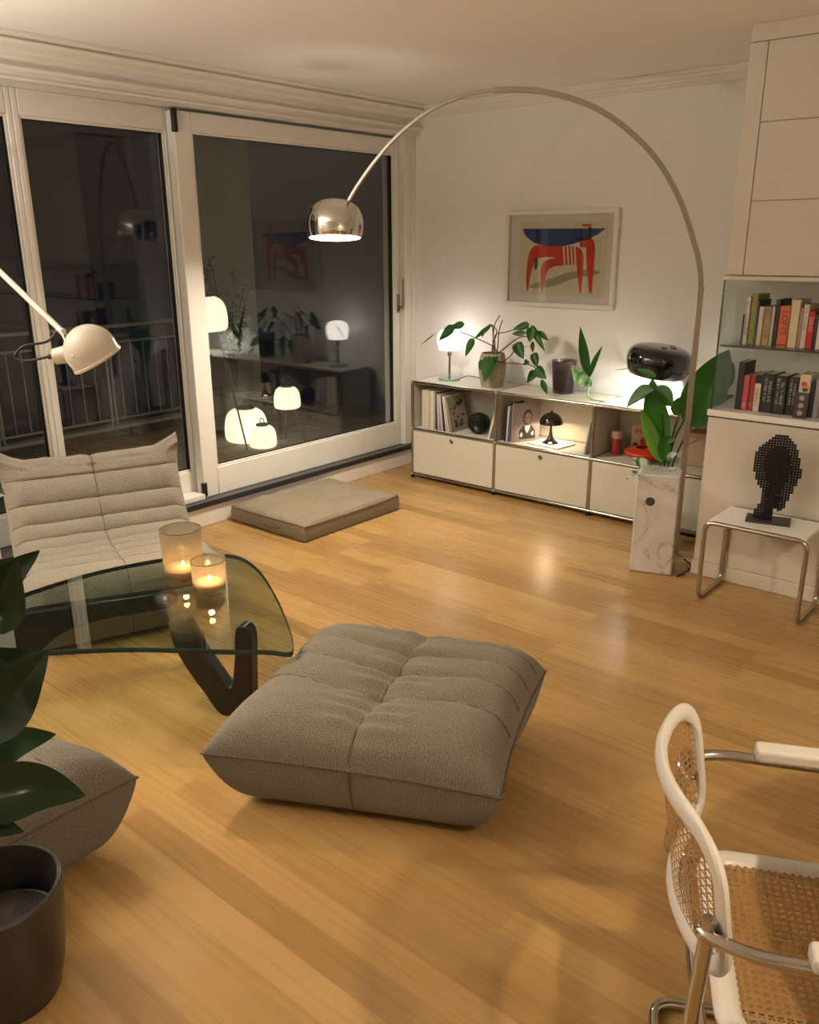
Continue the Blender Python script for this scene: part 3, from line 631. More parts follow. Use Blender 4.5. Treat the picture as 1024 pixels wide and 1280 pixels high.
# portrait print on the outer cover (faces +x): local (y,z)
M_ink = mat('portrait_ink', (.02,.02,.022), .6); M_pale = mat('portrait_pale', (.68,.62,.58), .6)
def plate(poly, e, m, name, par, Mx=Mx):
    q = MB(); q.prism(poly, lambda p: Mx @ Vector((.0142+e, p[0], p[1])), lambda p: Mx @ Vector((.0145+e, p[0], p[1]))); return q.build(name, m, par, smooth=False)
ov = lambda cy, cz, a, b, n=20: [(cy+a*cos(2*pi*k/n), cz+b*sin(2*pi*k/n)) for k in range(n)]
plate(ov(.115, .175, .036, .056), .0002, M_ink, 'print_hair', o)
plate([(.06, .02), (.055, .08), (.085, .115), (.15, .115), (.178, .08), (.185, .02)], .0002, M_ink, 'print_jacket', o)
plate(ov(.118, .168, .027, .040), .0006, mat('portrait_skin', (.32,.26,.25), .6), 'print_face', o)
plate([(.098, .115), (.10, .09), (.118, .06), (.135, .09), (.14, .115)], .0006, M_pale, 'print_collar', o)
plate([(.062, .04), (.07, .07), (.085, .06), (.08, .035)], .0007, M_pale, 'print_cuff', o)
plate([(.15, .06), (.165, .075), (.172, .05), (.158, .04)], .0007, M_pale, 'print_cuff', o)
plate([(.095, .172), (.112, .176), (.112, .170), (.095, .166)], .0009, M_ink, 'print_eye', o)
plate([(.122, .176), (.139, .172), (.139, .166), (.122, .170)], .0009, M_ink, 'print_eye', o)
pm = tag(MB().box(-.13, .13, -.10, .10, .3915, .4005, Matrix.Translation((1.11, .155, 0)) @ Matrix.Rotation(-.12, 4, 'Z')).build('magazine', mat('white_magazine', (.72,.66,.60), .6, noise_amt=.12, noise_scale=30), None, bev=.001), 'white magazine lying flat under the black mushroom lamp', 'magazine')
volume('book', 'thin pale grey brochure leaning at the second divider', 'book', (1.425, .03, .391), .010, .2, .22, (.52,.56,.54), 0, .14)
# mushroom lamp
ml = thing('mushroom_lamp', 'small black mushroom lamp glowing in the middle compartment', 'lamp', (1.105, .15, .4005))
c = (1.105, .15, .4005)
pr_ = [(.055, 0), (.054, .006), (.040, .016), (.024, .032), (.014, .055), (.0095, .085), (.008, .12), (.008, .17)]
MB().lathe([(p.x, p.y) for p in catmull([(a, b, 0) for a, b in pr_], 5)], 32, c).build('stem', M_blackgloss, ml)
so = [(.08*cos(a), .135+.078*sin(a)) for a in [k*pi/2/14 for k in range(15)]]
si = [(.0775*cos(a), .135+.0745*sin(a)) for a in [k*pi/2/14 for k in range(15)]][::-1]
MB().lathe([(max(r, .001), z) for r, z in so+si], 40, c, closed=True).build('shade', M_blackgloss, ml)
MB().lathe([(.006, .205), (.008, .215), (.005, .224), (.001, .226)], 14, c).build('finial', M_blackgloss, ml)
MB().lathe([(.03, .152), (.045, .16), (.03, .168), (.005, .17)], 24, c).build('light_ring', emis('lamp_led_ring', (1, .75, .48), 14), ml)
# third compartment
tn = thing('cylinder_box', 'red and cream cylindrical tin in the end compartment', 'tin', (1.578, .18, .391))
MB().lathe([(.032, 0), (.032, .108)], 28, (1.578, .18, .391)).build('body', mat('red_tin', (.38,.03,.03), .4), tn)
MB().lathe([(.0325, .108), (.0325, .155), (.001, .156)], 28, (1.578, .18, .391)).build('lid', mat('cream_tin_lid', (.62,.42,.34), .45), tn)
t_ = MB()
for k in range(6): t_.box(1.5785, 1.5805+.003*(k % 2), .1475, .1482, .42+k*.013, .427+k*.013)
t_.build('label_lettering', mat('tin_lettering', (.7,.55,.45), .5), tn)
cd, Mx = volume('book', 'red and tan picture book standing upright behind the red bowl', 'book', (1.645, .26, .391), .014, .13, .19, (.50,.30,.20), -1.15, 0)
M_redp = mat('book_red_print', (.36,.02,.02), .5); M_darkp = mat('book_dark_print', (.04,.01,.012), .5)
for poly, m_, n_ in [([(.01, .02), (.01, .07), (.03, .08), (.05, .06), (.05, .02)], M_darkp, 'cover_print'), (ov(.078, .085, .022, .03), M_redp, 'cover_print'), ([(.06, .02), (.06, .06), (.10, .06), (.10, .02)], M_redp, 'cover_print')]:
    plate(poly, .0002, m_, n_, cd, Mx)
for k in range(3):
    q = MB(); q.tube([Mx @ Vector((.0148, .03+k*.032+.011*cos(a), .155+.013*sin(a))) for a in [j*2*pi/14 for j in range(14)]], .0025, 6, closed=True); q.build('cover_lettering', M_redp, cd)
pr_ = [(.05, 0), (.06, .006), (.10, .026), (.128, .05), (.130, .058), (.122, .066), (.09, .078), (.062, .084), (.058, .080), (.07, .066), (.05, .03), (.01, .02)]
bw = MB().lathe([(p.x, p.y) for p in catmull([(a, b, 0) for a, b in pr_], 4)], 48, (1.80, .14, .3915)).build('bowl', mat('orange_red_glaze', (.50,.045,.012), .22), None)
tag(bw, 'flat orange-red bowl with an inward rim', 'bowl')
p3 = MB().box(2.03, 2.22, .19, .335, .392, .60).build('storage_box', mat('tan_card_box', (.42,.29,.20), .7, noise_amt=.15, noise_scale=12), None, bev=.008)
tag(p3, 'tan box standing in the end compartment behind the plant stems', 'box')

# ------------------------------------------------------------------ on the sideboard
T = .742
wl = thing('table_lamp', 'opal glass dome table lamp on a clear glass disc base', 'lamp', (.205, .185, T))
c = (.205, .185, T)
M_opal = emis('opal_lamp_glow', (1, .90, .80), 5)
MB().lathe([(.001, 0), (.078, 0), (.08, .004), (.08, .012), (.077, .016), (.001, .016)], 48, c).build('base', mat('aqua_glass_disc', (.35,.66,.62), .08, trans=.6), wl)
MB().tube([(c[0], c[1], T+.016), (c[0], c[1], T+.21)], .008, 14).build('stem', M_nickel, wl)
MB().lathe([(.013, .175), (.016, .18), (.016, .20), (.012, .215), (.012, .225)], 20, c).build('collar', M_nickel, wl)
pr_ = [(.012, .222), (.06, .221), (.078, .224), (.0805, .235), (.083, .25), (.091, .285), (.0915, .31), (.085, .335), (.065, .358), (.035, .369), (.001, .371)]
MB().lathe([(p.x, p.y) for p in catmull([(a, b, 0) for a, b in pr_], 4)], 44, c).build('shade', M_opal, wl)
MB().tube(catmull([(c[0]+.07, c[1]+.03, T+.012), (c[0]+.11, c[1]+.08, T+.03), (c[0]+.16, c[1]+.12, T+.02), (c[0]+.19, .345, T+.005)], 6), .003, 8).build('cord', M_cord, wl)
# philodendron
def leaf(mb, base, tip, width, nrm, mid=None, fold=.12, curl=0., n=12, m=6, shape='oval', droop=0):
    b = Vector(base); t_ = Vector(tip); L = (t_-b).length
    P = catmull([b, mid, t_], 12) if mid is not None else [b.lerp(t_, k/24)+Vector((0, 0, droop*4*(k/24)*(1-k/24))) for k in range(25)]
    P = interp(P, n); N = Vector(nrm).normalized()
    def prof(s):
        if shape == 'heart': return (sin(pi*min(1, s)**.62))**.75*(1-.12*s) if 0 < s < 1 else .02
        if shape == 'lance': return max(.03, sin(pi*s**.8)**.9)
        return max(.03, sin(pi*s**.75)**.7)
    def fn(i, j):
        s = i/(n-1); q = (j-m/2)/(m/2)
        tg = (P[min(i+1, n-1)]-P[max(i-1, 0)]).normalized()
        sd = tg.cross(N).normalized(); up = sd.cross(tg)
        w_ = width/2*prof(s)
        return P[i]+sd*(q*w_)+up*(abs(q)**1.3*w_*fold*2+curl*w_*sin(s*9+q))
    base_i = len(mb.v)
    mb.grid(n, m+1, fn, uv=lambda i, j: (i/(n-1)*L, (j/m-.5)*width))
    # backing skin so the blade has thickness
    mb2 = [v - N*.0012 for v in mb.v[base_i:]]
    k0 = len(mb.v); uvs = [mb.uv[base_i+i] for i in range(k0-base_i)]
    fs = [[i-base_i for i in f][::-1] for f in mb.f if f[0] >= base_i]
    mb.add(mb2, fs, uvs)
ph = thing('potted_philodendron', 'sprawling heart-leaved plant in a barrel-shaped stoneware pot', 'plant', (.61, .15, T))
c = (.61, .15, T)
pr_ = [(.001, 0), (.070, 0), (.078, .01), (.090, .06), (.097, .12), (.095, .17), (.086, .215), (.080, .232), (.072, .232), (.076, .21), (.001, .205)]
MB().lathe([(p.x, p.y) for p in catmull([(a, b, 0) for a, b in pr_], 4)], 40, c).build('pot', mat('speckled_stoneware', (.36,.30,.21), .75, noise_amt=.3, noise_scale=45, bump=.15, bump_scale=70), ph)
MB().lathe([(.001, .198), (.074, .205), (.074, .212), (.001, .214)], 24, c).build('soil', M_soil, ph)
s_ = MB()
for P in D['phil_stems']:
    P = [Vector(p) for p in P]; P[0] = Vector((P[0].x*.3+.61*.7, .15, T+.205))
    s_.tube(catmull(P, 6), [max(.0018, .0042-.00004*k) for k in range(6*(len(P)-1)+1)], 7)
s_.build('stems', M_stem, ph).name = 'stem'
l_ = MB()
for k, ((a, b), w_) in enumerate(D['phil_leaves']):
    a = Vector(a); b = Vector(b); R = random.Random(k)
    leaf(l_, a, b+Vector((0, -.03, 0)), w_, (.35+R.uniform(-.35, .35), -1, .25+R.uniform(-.2, .2)), fold=R.uniform(.05, .25), shape='heart' if w_ > .04 else 'lance', curl=R.uniform(-.04, .06))
l_.build('foliage', M_phil, ph)
# candle glass
cg = thing('candle_glass', 'large smoked glass candle holder with a pale candle inside', 'candle', (1.14, .225, T))
c = (1.14, .225, T+.0003)
MB().lathe([(.001, 0), (.068, 0), (.070, .004), (.084, .215), (.086, .218), (.082, .218), (.0665, .016), (.001, .014)], 40, c).build('glass', M_smoke, cg)
MB().lathe([(.001, .0165), (.065, .0165), (.074, .150), (.070, .152), (.04, .148), (.001, .147)], 32, c).build('wax', mat('greyed_wax', (.22,.17,.175), .6, sss=.1), cg)
MB().tube([(c[0], c[1], T+.147), (c[0]+.002, c[1], T+.163)], .0015, 6).build('wick', M_black, cg)
MB().tube([(c[0]+.03, c[1]-.077, T+.219), (c[0]+.10, c[1]-.06, T+.236)], .006, 8).build('snuffer', M_stem, cg)
# rooted cutting
cu = thing('plant_cutting', 'loose green leaf cutting with a bare root lying on the sideboard top', 'plant', (1.40, .12, T))
P = [(1.398, .12, .866), (1.388, .12, .825), (1.384, .115, .785), (1.40, .105, .757), (1.44, .09, .7465), (1.49, .085, .7465), (1.535, .08, .7465)]
MB().tube(catmull(P, 6), [.0085]*8+[.0065]*16+[.0045]*13, 8).build('stem', mat('pale_green_stem', (.22,.42,.20), .5), cu)
l_ = MB(); l2 = MB()
for k, ((a, b), w_) in enumerate(D['cut_leaves']):
    leaf(l2 if k == 2 else l_, a, Vector(b)+Vector((0, [.02, -.03, -.04, 0][k], 0)), w_*1.05, [(.2, -1, .1), (-.5, -1, .1), (.5, -1, .2), (0, -1, 0)][k], fold=.25, shape='lance' if k != 2 else 'oval')
l_.build('foliage', M_phil, cu); l2.build('pale_leaf', M_hoya, cu)
# black dome lamp
sl = thing('dome_lamp', 'table lamp with a glossy black flattened dome on a slanted marble stem', 'lamp', (2.02, .19, T))
hx = Vector((1.835, .15, 1.015)); Rm = Matrix.Rotation(radians(8), 4, 'Y')
pr_ = [(.170, -.078), (.183, -.055), (.194, -.015), (.196, .02), (.188, .052), (.165, .078), (.12, .094), (.06, .099), (.001, .100)]
pr_ = [(p.x, p.y) for p in catmull([(a, b, 0) for a, b in pr_], 5)]
inn = [(max(.001, r-.003), z-.003) for r, z in pr_][::-1]; inn[-1] = (.167, -.078)
Mh = Matrix.Translation(hx) @ Rm
MB().lathe(pr_+inn, 56, (0, 0, 0), Mh, closed=True).build('shade', M_blackgloss, sl)
for k in (-1, 0, 1):
    MB().lathe([(.001, 0), (.021, 0), (.021, .0012), (.001, .0012)], 24, (0, 0, 0), Mh @ Matrix.Translation((.075-.03*abs(k), .062*k, .0982-.0006*abs(k))) @ Matrix.Rotation(.075, 4, 'Y')).build('vent_hole', M_seal, sl)
MB().lathe([(.001, -.058), (.13, -.058), (.13, -.055), (.001, -.055)], 40, (0, 0, 0), Mh).build('diffuser', emis('frosted_lamp_disc', (1, .95, .86), 10), sl)
q = MB(); q.tube([(2.02, .20, T+.0015), (2.02, .20, T+.012), (1.98, .19, .945)], [.054, .053, .047], 32); q.build('stem', M_marble, sl)
MB().tube(catmull([(2.05, .25, T+.006), (1.95, .30, T+.008), (1.80, .28, T+.005), (1.70, .30, T+.012), (1.66, .345, T+.005)], 6), .0035, 8).build('cord', M_cord, sl)
# picture
pc = thing('framed_picture', 'white framed print of a red four-legged animal with a blue back', 'picture', (.985, .37, 1.29))
f = MB(); x0, x1, z0, z1 = .556, 1.404, 1.289, 1.918
for a in ((x0, x1, z0, z0+.03), (x0, x1, z1-.03, z1)): f.box(a[0], a[1], .345, .379, a[2], a[3])
for a in ((x0, x0+.03), (x1-.03, x1)): f.box(a[0], a[1], .345, .379, z0+.03, z1-.03)
f.build('frame', mat('white_picture_frame', (.74,.71,.66), .4), pc, bev=.003)
MB().box(x0+.03, x1-.03, .372, .378, z0+.03, z1-.03).build('mat_board', mat('white_mat_board', (.72,.68,.62), .9), pc, smooth=False)
MB().box(x0+.03, x1-.03, .3525, .3545, z0+.03, z1-.03).build('glass', M_picglass, pc, smooth=False)
def art(poly, y, m, name, par):
    q = MB(); q.prism(poly, lambda p: (p[0], y, p[1]), lambda p: (p[0], y-.0005, p[1])); return q.build(name, m, par, smooth=False)
M_red = mat('print_red', (.55,.045,.018), .8); M_blue = mat('print_blue', (.022,.06,.22), .8, noise_amt=.4, noise_scale=30); M_pap = mat('print_paper', (.66,.61,.45), .9)
pp = art(D['paper'], .3718, M_pap, 'print', pc)
art(D['shade'], .3708, mat('print_olive', (.34,.32,.19), .9), 'print_shadow', pp)
art(D['body'], .3702, M_red, 'print_body', pp)
art(D['foreleg'], .3702, M_red, 'print_foreleg', pp)
art(D['blue'], .3696, M_blue, 'print_back', pp)
for s in D['stripes']: art(s, .3696, M_pap, 'print_stripe', pp)
art(D['neck'], .3692, mat('print_navy', (.012,.014,.035), .8), 'print_neck', pp)
art(D['muzzle'], .3690, M_red, 'print_head', pp)
art(D['small'], .3690, mat('print_grey', (.10,.09,.07), .8), 'print_figure', pp)

# ------------------------------------------------------------------ text
def text(s, size, M, m, name, par, rot=0, ext=.0002):
    cu_ = bpy.data.curves.new(name, 'FONT'); cu_.body = s; cu_.size = size; cu_.extrude = ext; cu_.align_x = 'CENTER'; cu_.align_y = 'CENTER'
    ob = bpy.data.objects.new(name, cu_); COL.objects.link(ob)
    dg = bpy.context.evaluated_depsgraph_get(); me = bpy.data.meshes.new_from_object(ob.evaluated_get(dg))
    bpy.data.objects.remove(ob)
    if par is not None: M = worldm(par).inverted() @ M
    me.transform(M); me.materials.clear(); me.materials.append(m)
    o = bpy.data.objects.new(name, me); COL.objects.link(o); o.parent = par
    return o
# ------------------------------------------------------------------ cabinets at the end wall
CX, CY = 2.43, -.545
cb = thing('base_cabinet', 'cream base cabinet with a slab worktop and plain panelled front', 'cabinet', (3.0, -.3, 0))
MB().box(CX, 4.6, CY, -.065, .078, .862).build('body', M_cab, cb, bev=.003)
MB().box(CX-.008, 4.6, CY-.012, -.065, 0, .078).build('plinth', M_cab, cb, bev=.004)
MB().box(CX-.006, 4.6, CY-.012, -.065, .868, .90).build('worktop', M_whitegloss, cb, bev=.003)
MB().box(CX-.002, 4.6, CY-.004, -.065, .862, .868).build('shadow_gap', M_seal, cb)
for a, b in ((CX+.001, 3.07), (3.073, 3.60), (3.603, 4.6)): MB().box(a, b, CY-.006, CY+.004, .08, .86).build('front_panel', M_cab, cb, bev=.002)
uc = thing('wall_cupboard', 'tall cream wall cupboard reaching up to the ceiling', 'cupboard', (3.0, -.3, 1.537))
MB().box(CX+.012, 4.6, CY+.012, -.065, 1.56, 2.625).build('body', M_cab, uc)
MB().box(CX+.004, 4.6, CY-.008, -.065, 1.537, 1.558).build('bottom_board', M_cab, uc, bev=.003)
MB().box(CX+.012, 4.6, CY-.002, CY+.02, 2.567, 2.6395).build('top_filler', M_cab, uc, bev=.002)
MB().box(CX+.012, 2.522, CY-.002, CY+.02, 1.562, 2.563).build('side_stile', M_cab, uc, bev=.002)
for x0, x1 in ((2.525, 3.12), (3.123, 3.72), (3.723, 4.6)):
    for z0, z1 in ((1.562, 1.894), (1.897, 2.231), (2.234, 2.563)):
        MB().box(x0, x1, CY-.002, CY+.02, z0, z1).build('door', M_cab, uc, bev=.002)
# crisp clear glass shelf + side
M_shelf = glass_pane('shelf_glass', (.91,.945,.925,1), 1.2, 1.52); M_edge = mat('glass_edge', (.02,.035,.03), .15)
sg = thing('glass_side_panel', 'upright clear glass panel closing the open shelf end', 'glass panel', (2.437, -.3, .90))
MB().box(2.433, 2.441, -.538, -.07, .9005, 1.5365).build('pane', M_shelf, sg, smooth=False)
MB().box(2.4325, 2.4415, -.5395, -.538, .9005, 1.5365).build('edge', M_edge, sg, smooth=False)
gs = thing('glass_shelf', 'clear glass shelf carrying the upper row of books', 'shelf', (3.0, -.3, 1.215))
MB().box(2.4425, 4.5, -.525, -.07, 1.216, 1.224).build('pane', M_shelf, gs, smooth=False)
MB().box(2.4425, 4.5, -.5265, -.525, 1.2155, 1.2245).build('edge', M_edge, gs, smooth=False)

M_txtw = mat('white_lettering', (.72,.70,.66), .6); M_txtd = mat('dark_lettering', (.05,.015,.01), .6)
def spine_marks(o, x0, x1, y, z0, z1, m, n=1, seed=0):
    R = random.Random(seed)
    for r in range(n):
        q = MB(); w_ = (x1-x0)/n; a = x0+w_*(r+.22); b = x0+w_*(r+.78); z = z1-(.02*r)
        while z > z0:
            h = R.uniform(.003, .006)
            if R.random() > .12:
                k = R.choice((0, 1, 2))
                q.box(a, b, y-.0006, y+.0002, z-.0012, z)
                if k: q.box(a, a+(b-a)*.25, y-.0006, y+.0002, z-h, z)
                if k == 2: q.box(b-(b-a)*.25, b, y-.0006, y+.0002, z-h, z)
            z -= h+.0025
        q.build('spine_lettering', m, o, smooth=False)
GU = 'books on the glass shelf'; YB0 = -.462
U = [(2.514, .012, .145, (.03,.045,.09), 'short navy book at the glass end of the upper row'),
 (2.528, .019, .232, (.62,.58,.50), 'tall white paperback next to the short navy book'),
 (2.549, .030, .243, (.23,.24,.045), 'thick olive green book in the upper row'),
 (2.581, .010, .215, (.03,.07,.08), 'thin teal book beside the olive green one'),
 (2.593, .022, .187, (.62,.54,.42), 'short cream book beside the thin teal one'),
 (2.617, .033, .188, (.36,.27,.12), 'broad mustard-brown book in the upper row'),
 (2.652, .014, .190, (.55,.52,.47), 'grey-white book after the mustard-brown one'),
 (2.669, .020, .222, (.025,.02,.02), 'dark tall book beside the orange one'),
 (2.691, .046, .195, (.58,.13,.045), 'bright orange book with large dark capital letters on its spine'),
 (2.740, .040, .225, (.66,.56,.38), 'thick tall cream book after the orange one'),
 (2.783, .013, .19, (.35,.27,.18), 'thin tan book squeezed after the thick cream one'),
 (2.798, .024, .205, (.66,.60,.50), 'pale book beside the bright red one'),
 (2.824, .028, .175, (.45,.012,.015), 'bright red book in the upper row'),
 (2.854, .014, .16, (.03,.03,.035), 'small black book after the bright red one'),
 (2.870, .020, .178, (.64,.61,.56), 'small white book after the small black one'),
 (2.893, .022, .205, (.20,.14,.10), 'brown book at the far end of the upper row')]
for k, (x, w_, h_, c_, lb) in enumerate(U):
    o, Mx = volume('book', lb, 'book', (x, YB0+random.Random(k).uniform(0, .012), 1.2255), w_, .17, h_, c_, 0, 0, GU)
    y = Mx.translation.y
    if 'orange' in lb and 'bright orange' in lb:
        text('LOFTS', .040, Matrix.Translation((x+w_/2, y-.0004, 1.2255+.115)) @ Matrix.Rotation(pi/2, 4, 'X') @ Matrix.Rotation(-pi/2, 4, 'Z'), M_txtd, 'spine_lettering', o)
        MB().box(x+.004, x+w_-.004, y-.0006, y+.0002, 1.232, 1.238).build('spine_band', M_txtd, o, smooth=False)
    elif k in (1, 11, 5): spine_marks(o, x, x+w_, y, 1.27, 1.25+h_*.8, M_txtd, 1, k)
    elif k in (2, 12): spine_marks(o, x, x+w_, y, 1.30, 1.25+h_*.7, M_txtw if k == 12 else mat('olive_lettering', (.45,.42,.12), .6), 1, k)
GL = 'books on the worktop'; YB1 = -.475
Lw = [(2.530, .032, .238, (.018,.017,.018), 'tallest black book at the glass end of the lower row'),
 (2.564, .027, .178, (.42,.08,.085), 'dusty pink-red book beside the tallest black one'),
 (2.593, .024, .182, (.32,.025,.03), 'crimson book after the dusty pink-red one'),
 (2.619, .030, .186, (.60,.55,.47), 'white book with a black top band on the worktop'),
 (2.652, .058, .192, (.014,.014,.015), 'first of three thick black books with white titles, beside the white book'),
 (2.713, .058, .190, (.014,.014,.015), 'middle one of three thick black books with white titles'),
 (2.774, .050, .188, (.014,.014,.015), 'third thick black book with white title, behind the black card case'),
 (2.828, .050, .205, (.62,.54,.42), 'cream book with colourful spine picture standing behind the card case'),
 (2.881, .020, .175, (.03,.03,.03), 'thin black book after the cream picture-spine one'),
 (2.903, .022, .19, (.30,.30,.31), 'grey book at the far end of the lower row')]
for k, (x, w_, h_, c_, lb) in enumerate(Lw):
    o, Mx = volume('book', lb, 'book', (x, YB1+random.Random(k+50).uniform(0, .008), .9005), w_, .15, h_, c_, 0, 0, GL)
    y = Mx.translation.y
    if k in (4, 5, 6): spine_marks(o, x+.008, x+w_-.008, y, .9+h_*.28, .9+h_*.93, M_txtw, 2, k)
    if k == 3: MB().box(x, x+w_, y-.0005, y+.0002, .9+h_*.76, .9+h_).build('spine_band', M_black, o, smooth=False); spine_marks(o, x+.004, x+w_-.004, y, .93, 1.02, M_txtd, 1, 9)
    if k in (1, 2): spine_marks(o, x+.005, x+w_-.005, y, .915, .94, M_txtw, 1, 11+k)
    if k == 7:
        for zz, cc in ((1.06, (.45,.05,.03)), (1.035, (.02,.10,.06)), (1.045, (.5,.25,.05))):
            q = MB(); q.sphere((x+w_*.5+random.Random(int(zz*1000)).uniform(-.008, .008), y, zz), .014, .0008, .012, 12, 8); q.build('spine_picture', mat('spine_colour', cc, .6), o)
cc_ = MB().box(0, .062, 0, .012, 0, .124).build('card_case', mat('dark_card_case', (.035,.022,.02), .4), None, bev=.0015)
cc_.location = (2.826, -.520, .9005); cc_.rotation_euler = (-.12, 0, .05)
tag(cc_, 'small dark card case with three grey discs leaning before the books', 'case')
for k in range(3):
    MB().lathe([(.001, 0), (.0125, 0), (.0125, .0006), (.007, .0008), (.007, .0004), (.001, .0004)], 20, (.031, -.0001, .026+.036*k), Matrix.Rotation(pi/2, 4, 'X')).build('printed_disc', mat('grey_disc', (.30,.29,.27), .5), cc_, world=False)

# ------------------------------------------------------------------ nesting side table
sx0, sx1, sy0, sy1, sz = 2.595, 3.068, -.885, -.572, .415
stl = thing('side_table', 'small tubular steel side table with a white top', 'table', ((sx0+sx1)/2, (sy0+sy1)/2, 0))
r_ = .0115
loop = fillet([(sx0, sy0, r_), (sx0, sy0, sz), (sx1, sy0, sz), (sx1, sy0, r_), (sx1, sy1, r_), (sx1, sy1, sz), (sx0, sy1, sz), (sx0, sy1, r_)], .05, 7, closed=True)
MB().tube(loop, r_, 12, closed=True).build('tube_frame', M_nickel, stl)
MB().box(sx0+.012, sx1-.012, sy0+.011, sy1-.011, sz-.008, sz+.010).build('tabletop', M_whitegloss, stl, bev=.003)
# lattice head
hd = thing('head_sculpture', 'black lattice sculpture of a head in profile on a dark plate', 'sculpture', (2.835, -.715, sz+.0102), .25)
Mx = worldm(hd)
MB().box(-.100, .100, -.062, .062, 0, .010, Mx).build('base_plate', mat('bronze_plate', (.06,.048,.035), .45, metal=.5), hd, bev=.001)
M_lat = mat('black_lattice', (.006,.006,.008), .45)
poly = [(x*.90-.026, y+.012) for x, y in D['head']]
cxh, czh = .012, .27
def inside(x, z, s):
    # polygon shrunk about its centre for layers away from the middle
    px, pz = cxh+(x-cxh)/s, czh+(z-czh)/s if z > .12 else z
    c_ = False; n = len(poly)
    for i in range(n):
        x1, y1 = poly[i]; x2, y2 = poly[(i+1) % n]
        if (y1 > pz) != (y2 > pz) and px < (x2-x1)*(pz-y1)/(y2-y1)+x1: c_ = not c_
    return c_
lat = MB(); pit = .0128; rb = .0040
layers = [(-.020, .62), (0, 1.0), (.020, .62)]
for y, s in layers:
    xs_ = [-.142+pit*i for i in range(24)]; zs_ = [.012+pit*i for i in range(36)]
    for z in zs_:
        run = None
        for x in xs_+[9]:
            ins = x < 9 and inside(x, z, s)
            if ins and run is None: run = x
            if not ins and run is not None:
                lat.box(run-rb, px_+rb, y-rb, y+rb, z-rb, z+rb, Mx); run = None
            px_ = x
    for x in xs_:
        run = None
        for z in zs_+[9]:
            ins = z < 9 and inside(x, z, s)
            if ins and run is None: run = z
            if not ins and run is not None:
                lat.box(x-rb, x+rb, y-rb, y+rb, run-rb, pz_+rb, Mx); run = None
            pz_ = z
for i in range(-10, 12):
    for j in range(36):
        x = pit*i*1.0; z = .012+pit*j
        if (i+2*j) % 5 == 0 and inside(x, z, .60): lat.box(x-.0022, x+.0022, -.020, .020, z-.0022, z+.0022, Mx)
lat.build('lattice_head', M_lat, hd, smooth=False)

# ------------------------------------------------------------------ arc lamp
al = thing('arc_lamp', 'tall steel arc floor lamp with a marble block base and chrome dome shade', 'lamp', (2.26, -.60, 0))
ang = math.atan2(.306, .952)
Mb = Matrix.Translation((2.153, -.736, 0)) @ Matrix.Rotation(ang, 4, 'Z')
mbb = MB().box(0, .22, 0, .205, .001, .552, Mb).build('marble_base', M_marble, al, bev=.008, seg=3)
# hole through the block shown as a ring and dark bore
Mh_ = Mb @ Matrix.Translation((.080, -.0006, .405)) @ Matrix.Rotation(pi/2, 4, 'X')
MB().lathe([(.001, 0), (.024, 0), (.024, .0012), (.022, .0016), (.022, .0008), (.001, .0008)], 32, (0, 0, 0), Mh_).build('bore', mat('dark_bore', (.05,.045,.035), .6), mbb)
pole = [Vector((2.305, -.495, .06)), Vector((2.305, -.495, 1.5))]
def bar(path, w_, d_, name, par, m):
    """flat rectangular section bar along a path in the arc plane"""
    nrm = Vector((-.354, .935, 0)).normalized(); vs = []; n = len(path)
    mb = MB()
    for i, p in enumerate(path):
        t_ = (path[min(i+1, n-1)]-path[max(i-1, 0)]).normalized(); o = t_.cross(nrm).normalized()
        k = w_[i] if isinstance(w_, list) else w_
        for a, b in ((1, 1), (1, -1), (-1, -1), (-1, 1)): vs.append(p+nrm*(a*d_/2)+o*(b*k/2))
    fs = [(3, 2, 1, 0), tuple((n-1)*4+k for k in range(4))]
    for i in range(n-1):
        for k in range(4): fs.append((i*4+k, i*4+(k+1) % 4, (i+1)*4+(k+1) % 4, (i+1)*4+k))
    mb.add(vs, fs); return mb.build(name, m, par, bev=.002, angle=45)
bar(pole, .030, .040, 'pole', al, M_steel)
AP = [Vector(p) for p in D['arc']]; AP[0] = Vector((2.305, -.495, 1.46)); AP.insert(1, Vector((2.297, -.498, 1.56)))
cur = interp(catmull(AP, 8), 90)
bar(cur[:56], .026, .030, 'lower_arc', al, M_steel)
bar(cur[54:], .016, .020, 'upper_arc', al, M_steel)
Sc = Vector((.488, -1.258, 1.742))
Ts = Matrix.Rotation(radians(-7), 4, Vector((.767, .642, 0)))
Ms = Matrix.Translation(Sc+Vector((0, 0, .1))) @ Ts @ Matrix.Translation((0, 0, -.1))
tip = cur[-1]
MB().tube([tip, tip+Vector((-.03, -.012, -.05))], .008, 10).build('shade_joint', M_steel, al)
so = [(.147, 0), (.156, .03), (.160, .07), (.157, .105), (.143, .145), (.118, .175), (.088, .193), (.066, .199)]
so = [(p.x, p.y) for p in catmull([(a, b, 0) for a, b in so], 5)]
si = [(r-.0025, z) for r, z in so][::-1]
shd = MB().lathe(so+si, 64, (0, 0, 0), Ms, closed=True).build('shade', M_chrome, al)
li = [(r-.003, z+.001) for r, z in so]; li2 = [(r-.0045, z+.001) for r, z in so][::-1]
MB().lathe(li+li2, 64, (0, 0, 0), Ms, closed=True).build('shade_lining', mat('white_shade_lining', (.86,.84,.80), .5), shd)
